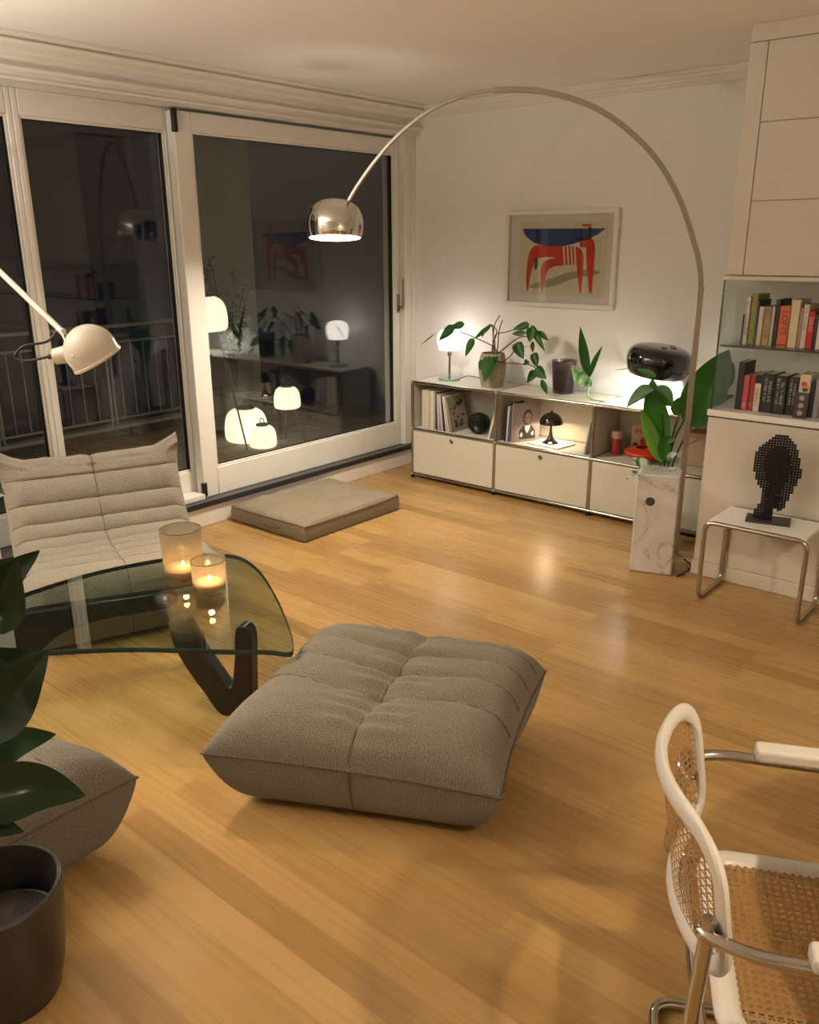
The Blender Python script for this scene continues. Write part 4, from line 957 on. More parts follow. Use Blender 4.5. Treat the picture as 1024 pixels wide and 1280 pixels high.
# vented crown: a perforated ring made of spokes under a small chrome cap
cp = MB()
for k in range(8):
    a = 2*pi*k/8; M_ = Ms @ Matrix.Rotation(a, 4, 'Z'); cp.box(  .042, .068, -.0020, .0020, .1985, .2005, M_)
cp.lathe([(.001, .199), (.046, .199), (.046, .2015), (.001, .207)], 40, (0, 0, 0), Ms)
cp.build('vented_crown', M_chrome, shd)
MB().sphere(Sc+Vector((0, 0, .095)), .032).build('bulb', emis('arc_bulb_glow', (1, .80, .56), 30), al)
MB().tube([Sc+Vector((0, 0, .125)), Sc+Vector((0, 0, .198))], .016, 14).build('socket', M_steel, al)
MB().tube(catmull([(2.36, -.50, .05), (2.40, -.49, .012), (2.40, -.60, .006), (2.39, -.66, .006), (2.408, -.60, .006)], 8), .004, 8).build('cord', M_cord, al)

# ------------------------------------------------------------------ strelitzia
spx, spy = 2.115, -.235
spt = thing('broad_leaf_plant', 'big-leaved plant behind the marble block with broad upright leaves', 'plant', (spx, spy, 0))
MB().lathe([(.001, 0), (.075, 0), (.08, .01), (.095, .20), (.097, .215), (.090, .215), (.086, .19), (.001, .19)], 32, (spx, spy, .0005)).build('pot', mat('dark_plant_pot', (.05,.05,.05), .5), spt)
MB().lathe([(.001, .192), (.086, .194), (.001, .197)], 20, (spx, spy, 0)).build('soil', M_soil, spt)
s_ = MB()
for P in D['str_stems']:
    P = [Vector(p) for p in P]
    if P[0].z < .5: P[0] = Vector((spx+(P[0].x-spx)*.3, spy+(P[0].y-spy)*.3, .19))
    s_.tube(catmull(P, 6), .0058 if P[0].z < .3 else .003, 8)
s_.build('stem', M_greenstem, spt)
spec = [((-.3, -1, .1), .12), ((-.1, -1, .1), .12), ((.1, -.5, 1), .3), ((-.4, -.6, .8), .25), ((.1, -.7, .6), .2), ((0, -.3, 1), .2), ((.4, -1, .2), .15), ((.35, -1, .25), .14), ((.5, -1, .3), .2), ((.3, -.8, .6), .1), ((.5, -1, 0), .12), ((0, -1, .2), .12)]
l_ = MB()
for k, (P, w_) in enumerate(D['str_leaves']):
    if k in (0,): continue
    w_ *= {1: 1.2, 2: 1.45, 3: 1.45, 7: 1.2}.get(k, 1.0)
    leaf(l_, P[0], P[2], w_, spec[k][0], mid=P[1], fold=spec[k][1], shape='oval' if w_ > .03 else 'lance', n=16, m=8)
l_.build('foliage', M_strel, spt)
l_ = MB(); P, w_ = D['str_leaves'][0]; leaf(l_, P[0], P[2], w_, spec[0][0], mid=P[1], fold=.1, n=14, m=8)
l_.build('young_leaf', leafmat('young_leaf_green', (.12,.28,.03), (.35,.65,.06)), spt)
vp = thing('variegated_plant', 'small plant with white-streaked leaves peeking out behind the marble block', 'plant', (2.12, -.44, 0))
MB().lathe([(.001, 0), (.05, 0), (.062, .12), (.055, .12), (.001, .10)], 24, (2.12, -.44, .0005)).build('pot', M_ext, vp)
l_ = MB(); s_ = MB()
for P, w_ in D['var_leaves']:
    leaf(l_, P[0], P[2], w_, (-.2, -1, .6), mid=P[1], fold=.2); s_.tube(catmull([(2.12, -.44, .1), ((2.12+P[0][0])/2, -.42, (P[0][2]+.1)/2+.03), P[0]], 6), .003, 7)
l_.build('foliage', M_varieg, vp); s_.build('stem', M_greenstem, vp)

# ------------------------------------------------------------------ quilted seating
def pillow(name, corners, hz, hb, seams, N=120, sag=.0, insets=.05, mat_=None, parent=None, seed=0, bow=1.0, wr=1.0):
    """corners: LF, RF, RB, BL as (x, y, z) of the seam line; v=-1 is the LF-RF edge"""
    LF, RF, RB, BL = [Vector(c) for c in corners]
    Wd = ((RF-LF).length+(RB-BL).length)/2; Dp = ((RB-RF).length+(BL-LF).length)/2
    def vs(s, u): return s+(.16*abs(u)**1.6 if u < 0 else .03*sin(u*pi)-.10*u**4)*(1-s*s)*bow
    def pt(u, v, top):
        # pull edges in between the corners so they stay pointed like ears
        cu = 1-insets*(1-u*u)**1.0*abs(v)**6; cv = 1-insets*(1-v*v)*abs(u)**6
        uu, vv = u*cv, v*cu
        a, b = (uu+1)/2, (vv+1)/2
        p = (LF*(1-a)+RF*a)*(1-b)+(BL*(1-a)+RB*a)*b
        q_ = 6.5 if top else 14
        e = max(0, 1-abs(u)**q_)**.5*max(0, 1-abs(v)**q_)**.5
        n_ = noise.noise(Vector((u*3+seed, v*3, seed)))*.5+noise.noise(Vector((u*9+seed, v*9, seed+5)))*.25
        if top:
            puff = 0; ss = [-1.0]+[vs(q, u) for q in seams]+[1.0]
            for k in range(len(ss)-1):
                if ss[k] <= v <= ss[k+1]:
                    t_ = (v-ss[k])/(ss[k+1]-ss[k]); puff = sin(pi*t_)**.45
            cb_ = min(1, abs(u)/.13)**.5
            big = hz*e
            dz = big-e*.036*(1-puff)*(.55+.45*exp(-(u/.5)**2))-e*.020*(1-cb_)-.022*e*exp(-(u*u)*5)*max(0, 1-v*v)
            # radiating wrinkles beside the centre seam
            wrk = .006*wr*sin(v*38+3*n_+u*2)*exp(-(abs(u)-.12)**2/.03)*e+.010*wr*n_*e
            dz += wrk-sag*e*(1-u*u)*(1-v*v)
            p = p+Vector((0, 0, dz))
        else:
            c_ = (LF+RF+RB+BL)/4; c_.z = 0
            k = 1-.05*e
            p = Vector((c_.x+(p.x-c_.x)*k, c_.y+(p.y-c_.y)*k, p.z))
            p.z = p.z*(1-e)+hb*e+.004*n_*e*(1-e)*4*wr
        return p
    mb = MB(); S = lambda i: sin((i/(N-1)-.5)*pi)*.6+(i/(N-1)*2-1)*.4
    for top in (True, False):
        G = [[pt(S(i), S(j), top) for j in range(N)] for i in range(N)]
        UU = [[0]*N for _ in range(N)]; VV = [[0]*N for _ in range(N)]
        for i in range(N):
            for j in range(N):
                if i: UU[i][j] = UU[i-1][j]+(G[i][j]-G[i-1][j]).length
                if j: VV[i][j] = VV[i][j-1]+(G[i][j]-G[i][j-1]).length
        h_ = N//2
        mb.grid(N, N, lambda i, j: G[i][j], uv=lambda i, j: (UU[i][j]-UU[h_][j], VV[i][j]-VV[i][h_]))
    o = mb.build(name, mat_, parent, angle=80)
    # dark stitched lines along the seams
    sm = MB()
    cen = (LF+RF+RB+BL)/4; cen.z = .12
    outw = lambda p: p+(p-cen).normalized()*.0022+Vector((0, 0, .0022))
    def line(fn): sm.tube([outw(fn(k/60)) for k in range(61)], .003, 6)
    for s in seams: line(lambda t: pt(-.975+1.95*t, vs(s, -.975+1.95*t), True))
    line(lambda t: pt(0, -.99+1.9*t, True))
    for f in (lambda t: pt(-1+2*t, -1, True), lambda t: pt(-1+2*t, 1, True), lambda t: pt(-1, -1+2*t, True), lambda t: pt(1, -1+2*t, True)): line(f)
    line(lambda t: pt(0, -1+.16*t**2.5, False))
    sm.build('seam', M_seam, o)
    return o, pt
M_seam = mat('seam_thread', (.10,.075,.05), .9)
ot = thing('ottoman', 'square quilted tweed ottoman in the middle of the floor', 'ottoman', (2.38, -2.95, 0))
body, pt_ = pillow('cushion', [(2.045, -3.485, .215), (2.865, -3.05, .19), (2.62, -2.40, .245), (1.84, -2.75, .27)], .145, .018, [-.28, .12, .45, .74], mat_=M_tweed, parent=ot, seed=1.7)
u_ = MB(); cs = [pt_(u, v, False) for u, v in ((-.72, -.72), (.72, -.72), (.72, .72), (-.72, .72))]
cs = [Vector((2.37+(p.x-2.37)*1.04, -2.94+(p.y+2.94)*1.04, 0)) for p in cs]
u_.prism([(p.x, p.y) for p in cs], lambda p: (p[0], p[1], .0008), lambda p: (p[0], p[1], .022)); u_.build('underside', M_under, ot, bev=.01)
o2 = thing('ottoman', 'second tweed ottoman beside the potted fig, only its pointed corner showing', 'ottoman', (1.68, -4.18, 0))
body, pt2 = pillow('cushion', [(1.30, -4.60, .22), (2.0, -4.50, .20), (2.045, -3.705, .25), (1.32, -3.93, .25)], .145, .018, [-.3, .15, .55], N=90, mat_=M_tweed, parent=o2, seed=5.2)
u_ = MB(); cs = [pt2(u, v, False) for u, v in ((-.6, -.6), (.6, -.6), (.6, .6), (-.6, .6))]
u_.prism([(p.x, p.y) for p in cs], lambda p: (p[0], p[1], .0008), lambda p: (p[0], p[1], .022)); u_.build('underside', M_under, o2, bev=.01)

# armless lounge chair
lc = thing('lounge_chair', 'low armless quilted lounge chair with its back to the windows', 'chair', (-.01, -2.61, 0), radians(-22))
Mc = worldm(lc)
prof = [(.07, .025), (.02, .12), (-.01, .30), (-.015, .50), (.0, .64), (.025, .70), (.065, .708), (.105, .66), (.15, .57), (.20, .48), (.255, .405), (.32, .352), (.40, .335),
        (.50, .335), (.60, .342), (.70, .352), (.79, .355), (.86, .335), (.90, .28), (.915, .22), (.90, .14), (.865, .06), (.84, .025)]
pc_ = catmull([(a, b, 0) for a, b in prof], 10); NP = 230; PP = interp(pc_, NP)
Ls = [0]
for a, b in zip(PP, PP[1:]): Ls.append(Ls[-1]+(b-a).length)
def tnear(a, b): return min(range(NP), key=lambda i: (PP[i].x-a)**2+(PP[i].y-b)**2)
seam_i = [tnear(*q) for q in [(.125, .62), (.185, .50), (.238, .425), (.30, .362), (.375, .336), (.47, .334), (.575, .34), (.70, .352), (.917, .225)]]
c_in = Vector((.42, .17, 0))
WH = .425
def chair_pt(i, u):
    p = PP[i]; tg = (PP[min(i+1, NP-1)]-PP[max(i-1, 0)]).normalized(); nr = Vector((-tg.y, tg.x, 0))   # outward for this winding
    if nr.dot(p-Vector((.45, .18, 0))) < 0 and not (.1 < p.x < .85 and p.y > .3): nr = -nr
    # puff between seams
    puff = 1
    for k in range(len(seam_i)-1):
        if seam_i[k] <= i <= seam_i[k+1]:
            t_ = (i-seam_i[k])/(seam_i[k+1]-seam_i[k]); L = Ls[seam_i[k+1]]-Ls[seam_i[k]]; puff = sin(pi*t_)**.5
            d_ = .012+.05*min(L, .25)
            break
    else: d_ = 0; puff = 1
    e = (1-max(0, (abs(u)-.80)/.20)**2.2)
    off = d_*(puff-1)*1.1+d_*.5
    cs_ = exp(-(u/.035)**2)*.009 if seam_i[0]-40 < i < seam_i[-1]+20 else exp(-(u/.03)**2)*.004
    wn = noise.noise(Vector((u*5, Ls[i]*7, 2)))*.006+noise.noise(Vector((u*14, Ls[i]*16, 4)))*.0025
    ear = max(0, abs(u)-.74)/.26
    top_ear = exp(-((i-tnear(.065, .708))/9)**2)
    back = Vector((p.x, p.y, 0))+nr*((off-cs_+wn)*e)
    # round the end in towards the core
    shrink = (1-e)*.055
    back -= nr*shrink*(1-top_ear)
    back.y += top_ear*(ear**1.5*.055-.018*(1-u*u)); back.x -= top_ear*ear*.01
    y = u*WH*(1+.035*top_ear*ear)
    # side panels lean in at seat height
    y *= 1+.03*min(1, p.x)
    return Mc @ Vector((back.x, y, max(.012, back.y)))
US = [sin((k/80-.5)*pi)*.35+(k/80*2-1)*.65 for k in range(81)]
mb = MB(); mb.grid(NP, 81, lambda i, j: chair_pt(i, US[j]), uv=lambda i, j: (Ls[i], US[j]*WH))
# flat side panels
for j in (0, 80):
    base = [chair_pt(i, US[j]) for i in range(0, NP, 1)]
    inner = [chair_pt(i, US[j]) for i in range(NP)]
    k0 = len(mb.v); mb.add(base, [tuple(range(NP)) if j else tuple(range(NP-1, -1, -1))], [(Ls[i], WH) for i in range(NP)])
k = [chair_pt(0, u) for u in US]+[chair_pt(NP-1, u) for u in US[::-1]]
mb.add(k, [tuple(range(len(k)))])
body = mb.build('upholstery', M_tweedchair, lc, angle=80)
sm = MB()
for i in seam_i: sm.tube([chair_pt(i, -.97+1.94*t/50)+Vector((0, 0, .001)) for t in range(51)], .0025, 6)
sm.tube([chair_pt(i, 0)+Vector((0, 0, .001)) for i in range(max(0, seam_i[0]-55), min(NP, seam_i[-1]+35), 3)], .002, 6)
sm.build('seam', M_seam, body)

# floor cushion
fc = thing('floor_cushion', 'flat taupe dog bed cushion lying by the sliding door', 'cushion', (.09, -1.12, 0))
cs = [Vector((-.235, -1.55, 0)), Vector((.445, -1.545, 0)), Vector((.455, -.70, 0)), Vector((-.21, -.69, 0))]
def fcp(u, v, z):
    a, b = (u+1)/2, (v+1)/2; return (cs[0]*(1-a)+cs[1]*a)*(1-b)+(cs[3]*(1-a)+cs[2]*a)*b+Vector((0, 0, z))
def fct(u, v):
    e = max(0, (1-u**6)*(1-v**6))**.5
    n_ = noise.noise(Vector((u*2.5, v*2.5, 8)))*.022+noise.noise(Vector((u*7, v*7, 3)))*.009
    rad = sin(14*math.atan2(v, u))*.006*max(abs(u), abs(v))**3
    return fcp(u, v, .092+.040*e+(n_+rad)*e+.010*noise.noise(Vector((u*1.3, v*1.3, 1)))*(1-e)-.016*exp(-(u*u+v*v)*2.2))
N = 70; S = lambda i: (i/(N-1)*2-1)
mb = MB(); mb.grid(N, N, lambda i, j: fct(S(i), S(j)))
ring = [(-1, S(k)) for k in range(N)]+[(S(k), 1) for k in range(1, N)]+[(1, -S(k)) for k in range(1, N)]+[(-S(k), -1) for k in range(1, N-1)]
def fside(k, j):
    u, v = ring[k]; t_ = j/8; p = fct(u, v); b = 1+.016*sin(pi*t_)
    q = fcp(u*b, v*b, 0); z = p.z*(1-t_)+.004*t_
    return Vector((q.x, q.y, z+.003*noise.noise(Vector((u*10, v*10, t_*3)))))
mb.grid(len(ring), 9, fside, wrapu=True)
mb.add([fcp(-1, -1, .004), fcp(1, -1, .004), fcp(1, 1, .004), fcp(-1, 1, .004)], [(0, 1, 2, 3)])
body = mb.build('cover', M_dogbed, fc, angle=50)
for lo in (0, 1):
    MB().tube([fside(k, 8*lo)+Vector((0, 0, .002 if not lo else .003)) for k in range(len(ring))], .0055, 8, closed=True).build('piping', M_piping, fc)
q = MB(); P = [fside(len(ring)-N+22+k, 4)+Vector((0, -.006-.004*sin(pi*k/14), 0)) for k in range(15)]; q.tube(P, .004, 6); q.build('handle', M_piping, fc)

# ------------------------------------------------------------------ coffee table
ct = thing('coffee_table', 'low coffee table with a rounded triangular glass top on two dark wooden legs', 'table', (1.30, -3.10, 0))
tri = [(1.985, -3.035), (1.36, -2.66), (1.05, -2.665), (.86, -3.05), (.84, -3.45), (.90, -3.86), (1.10, -3.88), (1.55, -3.44), (1.93, -3.15)]
tp = [(p.x, p.y) for p in catmull([(a, b, 0) for a, b in tri], 14, closed=True)]
gt = MB(); gt.prism(tp, lambda p: (p[0], p[1], .385), lambda p: (p[0], p[1], .403))
gt.build('glass_top', M_table, ct, angle=30)
eg = MB(); n = len(tp); c0 = Vector((1.3, -3.2, 0))
ep = [Vector((p[0], p[1], .394)) for p in tp]
eg.tube(ep, .0096, 10, closed=True, ry=.002, up=(0, 0, 1)); eg.build('glass_edge', M_edge, ct)
M_ebony = mat('ebonised_wood', (.012,.010,.009), .32, noise_amt=.2, noise_scale=20)
def table_leg(outline, th, M):
    pts = [(p.x, p.y) for p in catmull([(a, b, 0) for a, b in outline], 7, closed=True)]
    m_ = MB(); m_.prism(pts, lambda p: M @ Vector((p[0], -th/2, p[1])), lambda p: M @ Vector((p[0], th/2, p[1])))
    return m_.build('leg', M_ebony, ct, bev=.012, seg=3, angle=50)
# V-shaped blade standing on its point
leg1 = [(-.005, .001), (.09, .002), (.125, .05), (.135, .20), (.142, .34), (.118, .383), (.082, .365), (.070, .25), (.050, .135), (.030, .125), (.0, .165), (-.07, .27), (-.115, .365), (-.155, .384), (-.195, .365), (-.185, .28), (-.14, .185), (-.07, .085)]
table_leg(leg1, .060, Matrix.Translation((1.605, -3.062, 0)) @ Matrix.Rotation(radians(24), 4, 'Z'))
leg2 = [(-.10, .001), (-.02, .001), (.01, .10), (.06, .20), (.16, .272), (.30, .302), (.45, .306), (.56, .312), (.60, .345), (.56, .380), (.40, .383), (.15, .383), (0, .372), (-.08, .30), (-.11, .15)]
table_leg(leg2, .060, Matrix.Translation((.935, -3.50, 0)) @ Matrix.Rotation(radians(61), 4, 'Z'))
# candle lanterns
M_flame = emis('candle_flame', (1, .55, .20), 60)
def votive(label, c, r, h, seed):
    t_ = thing('candle_glass', label, 'candle', c, 0, 'candle glasses on the coffee table')
    x, y, z = c
    MB().lathe([(.001, .001), (r*.90, .001), (r*.93, .006), (r, h*.55), (r*1.02, h), (r*1.005, h+.002), (r*.97, h), (r*.955, h*.5), (r*.88, .022), (.001, .020)], 44, c).build('glass', M_vot2, t_)
    MB().lathe([(r*.975, h), (r*1.02, h+.0005), (r*1.02, h+.003), (r*.975, h+.003)], 44, c, closed=True).build('rim', mat('dark_glass_rim', (.10,.085,.06), .15), t_)
    MB().lathe([(.001, .0205), (r*.80, .0205), (r*.84, .048), (r*.80, .050), (.001, .047)], 36, c).build('wax', mat('candlelit_tea_wax', (.55,.38,.22), .6, emit=(1, .45, .14), estr=.12), t_)  # candlelight inside the wax put in as a faint emission
    MB().lathe([(.001, .050), (.005, .054), (.0058, .060), (.0035, .068), (.0008, .075)], 16, c).build('flame', M_flame, t_)
    ld = bpy.data.lights.new('candle_light', 'POINT'); ld.energy = .6; ld.color = (1, .58, .26); ld.shadow_soft_size = .012
    lo = bpy.data.objects.new('candle_light', ld); COL.objects.link(lo); lo.location = (x, y, z+.085)
votive('taller and wider glass candle holder with a lit tealight', (1.195, -2.915, .4035), .082, .212, 1)
votive('shorter glass candle holder with a lit tealight in front of the taller one', (1.405, -2.945, .4035), .066, .135, 2)

# ------------------------------------------------------------------ cane armchair
ch = thing('cane_armchair', 'white framed tubular armchair with woven cane seat and back', 'chair', (3.785, -3.343, 0), radians(26.6))
Mc2 = worldm(ch)
M_chairchrome = mat('chair_chrome', (.50,.47,.43), .08, metal=1)
M_chw = mat('white_bentwood', (.66,.62,.56), .32)
def W(x, y, z): return Mc2 @ Vector((x, y, z))
def rr(cx, cy, a, b, r, n=10):
    return [(p.x, p.y) for p in fillet([(cx-a, cy-b, 0), (cx+a, cy-b, 0), (cx+a, cy+b, 0), (cx-a, cy+b, 0)], r, n, closed=True)]
# backrest: curved about the upright axis, slightly reclined
def bk(s, z): return W(-.285+.075*(s/.225)**2-.16*(z-.55), s, z)
zc, zh, sh_ = .695, .135, .225
lp = rr(0, zc, sh_, zh, .085)
lp = [(p.x, p.y) for p in interp([Vector((a, b, 0)) for a, b in lp+[lp[0]]], 97)][:-1]
br_ = thing('backrest', '', '', (0, 0, 0)); 
for k_ in ('label', 'category'): del br_[k_]
br_.parent = ch
MB().tube([bk(a, b) for a, b in lp], .0115, 12, closed=True, ry=.0185, up=Mc2.to_3x3() @ Vector((1, 0, 0))).build('back_frame', M_chw, br_)
mb = MB(); NU, NV = 40, 24
mb.grid(NU, NV, lambda i, j: bk(-sh_*.97+2*sh_*.97*i/(NU-1), zc-zh*.97+2*zh*.97*j/(NV-1)), uv=lambda i, j: (-sh_+2*sh_*i/(NU-1), -zh+2*zh*j/(NV-1)))
def inrr(p, a, b, r):
    x, y = abs(p[0]), abs(p[1]-zc)
    if x <= a-r or y <= b-r: return True
    return (x-a+r)**2+(y-b+r)**2 <= (r*1.02)**2
keep = []
uvk = {i: mb.uv[i] for i in mb.uv}
for f in mb.f:
    c_ = [sum(mb.uv[i][0] for i in f)/4, sum(mb.uv[i][1] for i in f)/4+zc]
    if inrr(c_, sh_, zh, .085): keep.append(f)
mb.f = keep; mb.m = [0]*len(keep)
mb.build('cane_back', M_cane, br_)
# seat
st = thing('seat', '', '', (0, 0, 0))
for k_ in ('label', 'category'): del st[k_]
st.parent = ch
sl_ = rr(.02, 0, .215, .225, .06)
MB().tube([W(a, b, .452) for a, b in sl_], .017, 12, closed=True, ry=.024, up=(0, 0, 1)).build('seat_frame', M_chw, st)
mb = MB(); mb.grid(30, 30, lambda i, j: W(.02-.205+.41*i/29, -.215+.43*j/29, .460-.008*sin(pi*i/29)*sin(pi*j/29)), uv=lambda i, j: (.41*i/29, .43*j/29)); mb.build('cane_seat', M_cane, st)
# tube frame
rt = .0125
for s in (-1, 1):
    y = s*.245
    P = [(-.255, s*.235, .70), (-.27, s*.25, .44), (-.24, s*.25, .425), (.24, y, .425), (.27, y, .30), (.27, y, .0135), (-.27, y, .0135), (-.27, 0, .0135)]
    MB().tube(fillet([W(*p) for p in P], .055, 8), rt, 12).build('tube_leg', M_chairchrome, ch)
    P = [(-.245, s*.20, .655), (-.275, s*.235, .675), (-.20, s*.275, .678), (.22, s*.275, .672)]
    MB().tube(fillet([W(*p) for p in P], .05, 8), .0115, 12).build('arm_tube', M_chairchrome, ch)
    q = MB(); q.box(-.115, .23, s*.275-.022, s*.275+.022, .680, .712, Mc2); q.build('armrest', M_chw, ch, bev=.009, seg=3)
MB().tube([W(-.24, -.24, .425), W(-.24, .24, .425)], rt, 12).build('cross_tube', M_chrome, ch)

# ------------------------------------------------------------------ potted fig
fg = thing('potted_fig', 'fig plant with large dark glossy leaves in a dark round pot', 'plant', (2.22, -4.2, 0))
c = (2.22, -4.2, .0005)
pr_ = [(.001, 0), (.105, 0), (.118, .012), (.135, .09), (.147, .20), (.151, .29), (.152, .300), (.145, .303), (.141, .295), (.136, .20), (.13, .165), (.001, .16)]
MB().lathe([(p.x, p.y) for p in catmull([(a, b, 0) for a, b in pr_], 3)], 56, c).build('pot', mat('dark_grey_glazed_pot', (.028,.025,.02), .3, noise_amt=.25, noise_scale=40), fg)
MB().lathe([(.001, .168), (.128, .17), (.128, .182), (.001, .19)], 36, c).build('soil', M_soil, fg)
MB().tube(catmull([(2.21, -4.22, .24)]+D['fig_stem'][1:], 8), .009, 10).build('stem', M_stem, fg)
l_ = MB(); s_ = MB()
vd = (1.77, -.6, .55)
for k, (P, w_) in enumerate(D['fig']):
    R = random.Random(k+3); P = [Vector(p) for p in P]
    if k == 7: P[2] -= Vector((.006, .005, 0))
    nv_ = Vector(vd)+Vector((R.uniform(-.5, .5), R.uniform(-.5, .5), R.uniform(0, 1.2)))
    leaf(l_, P[0], P[2], w_*.92, nv_, mid=P[1], fold=R.uniform(.08, .3), n=22, m=10, shape='heart', curl=.07)
    near = min(D['fig_stem'], key=lambda q: (Vector(q)-P[0]).length); s_.tube([Vector(near), P[0]], .0035, 7)
l_.build('foliage', M_fig, fg); s_.build('leaf_stalk', M_greenstem, fg)

# ------------------------------------------------------------------ swing-arm wall lamp
wlp = thing('swing_arm_lamp', 'ivory swing-arm wall lamp whose round head hangs over the coffee table', 'lamp', (-.262, -3.28, 2.07))
MB().box(-.271, -.255, -3.33, -3.23, 1.95, 2.19).build('wall_plate', M_lampwhite, wlp, bev=.006)
mt = Vector((-.2, -3.277, 2.075)); p0 = Vector((1.215, -3.326, 1.445))
MB().tube([(-.258, -3.277, 2.075), mt], .018, 12).build('pivot', M_lampwhite, wlp)
MB().tube([mt, p0], .0105, 12).build('arm', M_lampwhite, wlp)
hc = Vector((1.312, -3.277, 1.377)); rt_ = Vector((.767, .642, 0)); ax = (Vector((0, 0, -1))+rt_*.50-Vector((.612, -.729, 0))*.22).normalized()
qz = Vector((0, 0, 1)).rotation_difference(-ax).to_matrix().to_4x4(); Mq = Matrix.Translation(hc) @ qz
R_ = .088
so = [(R_*.985, -.040), (R_*1.02, -.038), (R_*1.02, -.032), (R_*.985, -.030)]+[(R_*cos(a), R_*sin(a)) for a in [-.17+k*(pi/2+.17)/18 for k in range(19)]]
so = [(max(.001, r), z) for r, z in so]
hdm = MB().lathe(so+[(max(.001, r-.002), z-.0015) for r, z in so][::-1], 48, (0, 0, 0), Mq, closed=True).build('shade', M_lampwhite, wlp)
sk0 = hc-rt_*.045+Vector((0, 0, -.004)); sk1 = hc-rt_*.125+Vector((0, 0, -.020))
MB().tube([sk0, sk0.lerp(sk1, .55), sk1, sk1-rt_*.004], [.033, .030, .027, .018], 24).build('socket', M_lampwhite, wlp)
MB().tube([sk1-rt_*.002, sk1-rt_*.022], .009, 12).build('cable_gland', M_black, wlp)
cdir = Vector((.612, -.729, .0))
MB().tube([p0, p0.lerp(hc, .35)+cdir*.06, hc+cdir*.088-rt_*.03+Vector((0, 0, -.012))], .0035, 8).build('fork', M_lampwhite, wlp)
MB().tube([p0+Vector((-.03, 0, .012)), sk0+Vector((0, 0, .02))-cdir*.02], .004, 8).build('fork', M_lampwhite, wlp)
MB().tube([p0-(p0-mt).normalized()*.01, p0+(p0-mt).normalized()*.02], .0125, 12).build('knuckle', M_chrome, wlp)
lc_ = [p0+Vector((-.01, 0, .0)), p0-rt_*.05+Vector((0, 0, -.04)), sk1-rt_*.10+Vector((0, 0, .035)), sk1-rt_*.135+Vector((0, 0, .0)), sk1-rt_*.10+Vector((0, 0, -.014)), sk1-rt_*.02]
MB().tube(catmull(lc_, 8), .0045, 8).build('cable', M_cord, wlp)
MB().sphere(hc-ax*.062, .015).build('bulb', emis('reading_bulb_glow', (1, .76, .48), 20), wlp)

# ------------------------------------------------------------------ dining table and pendant beyond the frame
dt = thing('dining_table', 'round white pedestal dining table before the cane armchair', 'table', (4.53, -2.97, 0))
MB().lathe([(.001, .715), (.74, .715), (.80, .728), (.80, .740), (.001, .740)], 64, (4.53, -2.97, 0)).build('tabletop', M_whitegloss, dt)
pr_ = [(.001, .0), (.26, .0), (.25, .015), (.12, .05), (.05, .16), (.035, .35), (.045, .55), (.12, .69), (.16, .716), (.001, .716)]
MB().lathe([(p.x, p.y) for p in catmull([(a, b, 0) for a, b in pr_], 4)], 40, (4.53, -2.97, .0005)).build('pedestal', M_whitegloss, dt)
pl = thing('pendant_lamp', 'white pendant lamp hanging above the dining table', 'lamp', (4.75, -3.5, 2.20))
so = [(.20, 0), (.19, .05), (.15, .11), (.08, .15), (.03, .17), (.028, .20)]; si = [(r-.003, z) for r, z in so][::-1]
MB().lathe(so+si, 44, (4.75, -3.5, 2.20), closed=True).build('shade', M_lampwhite, pl)
MB().tube([(4.75, -3.5, 2.38), (4.75, -3.5, H)], .004, 8).build('cord', M_cord, pl)
MB().sphere((4.75, -3.5, 2.325), .03).build('bulb', emis('pendant_bulb_glow', (1, .72, .42), 25), pl)

up = thing('added_uplighter', 'added floor lamp out of view, put in to brighten the ceiling', 'lamp', (.40, -4.75, 0))  # unseen floor lamp, added only to brighten the ceiling
MB().lathe([(.001, .0005), (.14, .0005), (.14, .015), (.02, .025), (.012, .03), (.012, 1.70), (.03, 1.72), (.13, 1.82), (.128, 1.825), (.02, 1.73), (.001, 1.73)], 36, (.40, -4.75, 0), closed=False).build('stand', M_steel, up)
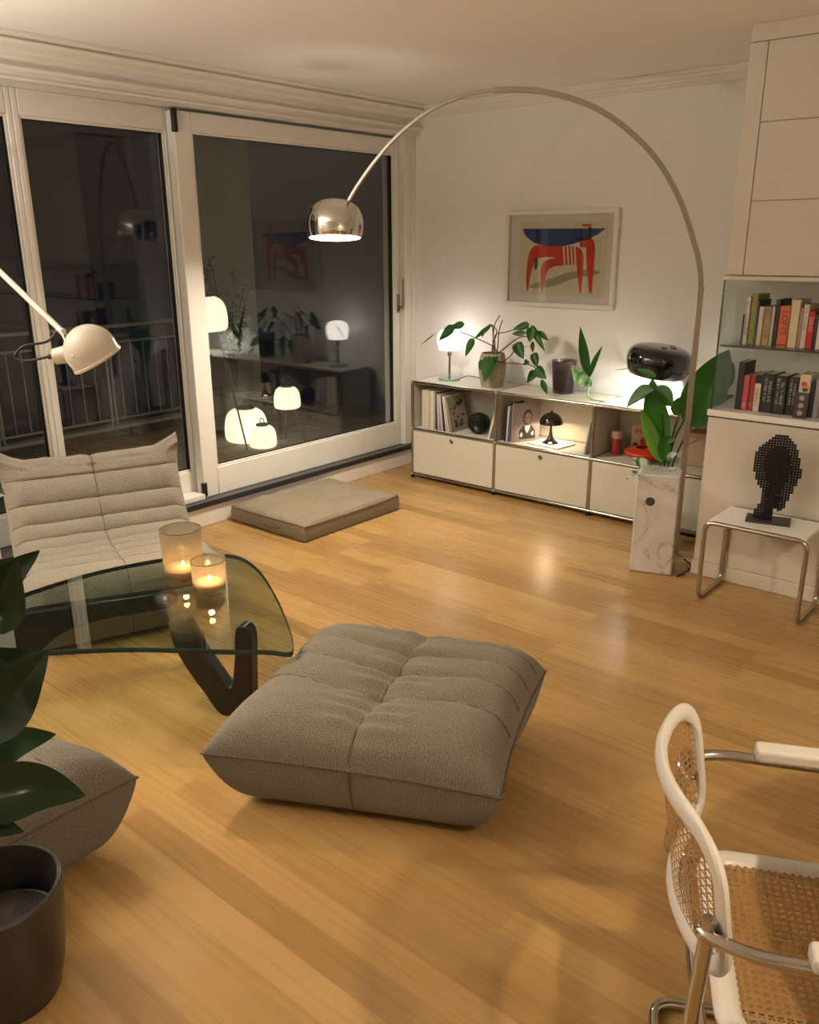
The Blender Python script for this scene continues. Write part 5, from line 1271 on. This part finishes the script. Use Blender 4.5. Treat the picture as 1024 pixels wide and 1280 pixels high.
# ------------------------------------------------------------------ lights, sky, camera
def point(name, loc, e, col, r=.03):
    ld = bpy.data.lights.new(name, 'POINT'); ld.energy = e; ld.color = col; ld.shadow_soft_size = r
    o = bpy.data.objects.new(name, ld); COL.objects.link(o); o.location = loc; return o
def area(name, loc, e, col, size, rot=(0, 0, 0)):
    ld = bpy.data.lights.new(name, 'AREA'); ld.shape = 'DISK'; ld.size = size; ld.energy = e; ld.color = col
    o = bpy.data.objects.new(name, ld); COL.objects.link(o); o.location = loc; o.rotation_euler = rot; return o
area('arc_light', Sc+Vector((0, 0, .03)), 27, (1, .87, .70), .22, (radians(10)*0, 0, 0))
point('arc_up_light', Sc+Vector((0, 0, .150)), 12, (1, .86, .69), .05)
area('dome_light', hx+Vector((.008, 0, -.064)), 4.5, (1, .96, .87), .24, (0, radians(8), 0))
area('mushroom_light', (1.105, .15, .4005+.148), 1.6, (1, .76, .50), .08)
area('reading_light', hc-ax*.045, 9, (1, .76, .45), .05, (-ax).to_track_quat('Z', 'Y').to_euler())
point('pendant_light', (4.75, -3.5, 2.275), 84, (1, .81, .56), .035)
area('added_ceiling_fill', (.40, -4.75, 1.83), 106, (1, .905, .77), .22, (pi, 0, 0))  # added fill, bounced off the ceiling from the unseen floor lamp
w = bpy.data.worlds.new('night'); scene.world = w; w.use_nodes = True
w.node_tree.nodes['Background'].inputs[0].default_value = (.010, .011, .016, 1); w.node_tree.nodes['Background'].inputs[1].default_value = .35
cam = bpy.data.cameras.new('camera'); co = bpy.data.objects.new('camera', cam); COL.objects.link(co)
co.location = (CAMX, CAMY, CAMZ); co.rotation_euler = (CRX, CRY, CRZ)
cam.sensor_fit = 'HORIZONTAL'; cam.sensor_width = 36; cam.lens = 36*FPX/1024; cam.clip_start = .02
scene.camera = co
vs = scene.view_settings; vs.view_transform = 'Standard'; vs.look = 'None'; vs.gamma = 1; vs.use_curve_mapping = False; vs.exposure = .32
try:
    scene.cycles.use_denoising = True; scene.cycles.max_bounces = 10; scene.cycles.transparent_max_bounces = 24
    scene.cycles.sample_clamp_indirect = 4; scene.cycles.caustics_reflective = False; scene.cycles.caustics_refractive = False
except Exception: pass
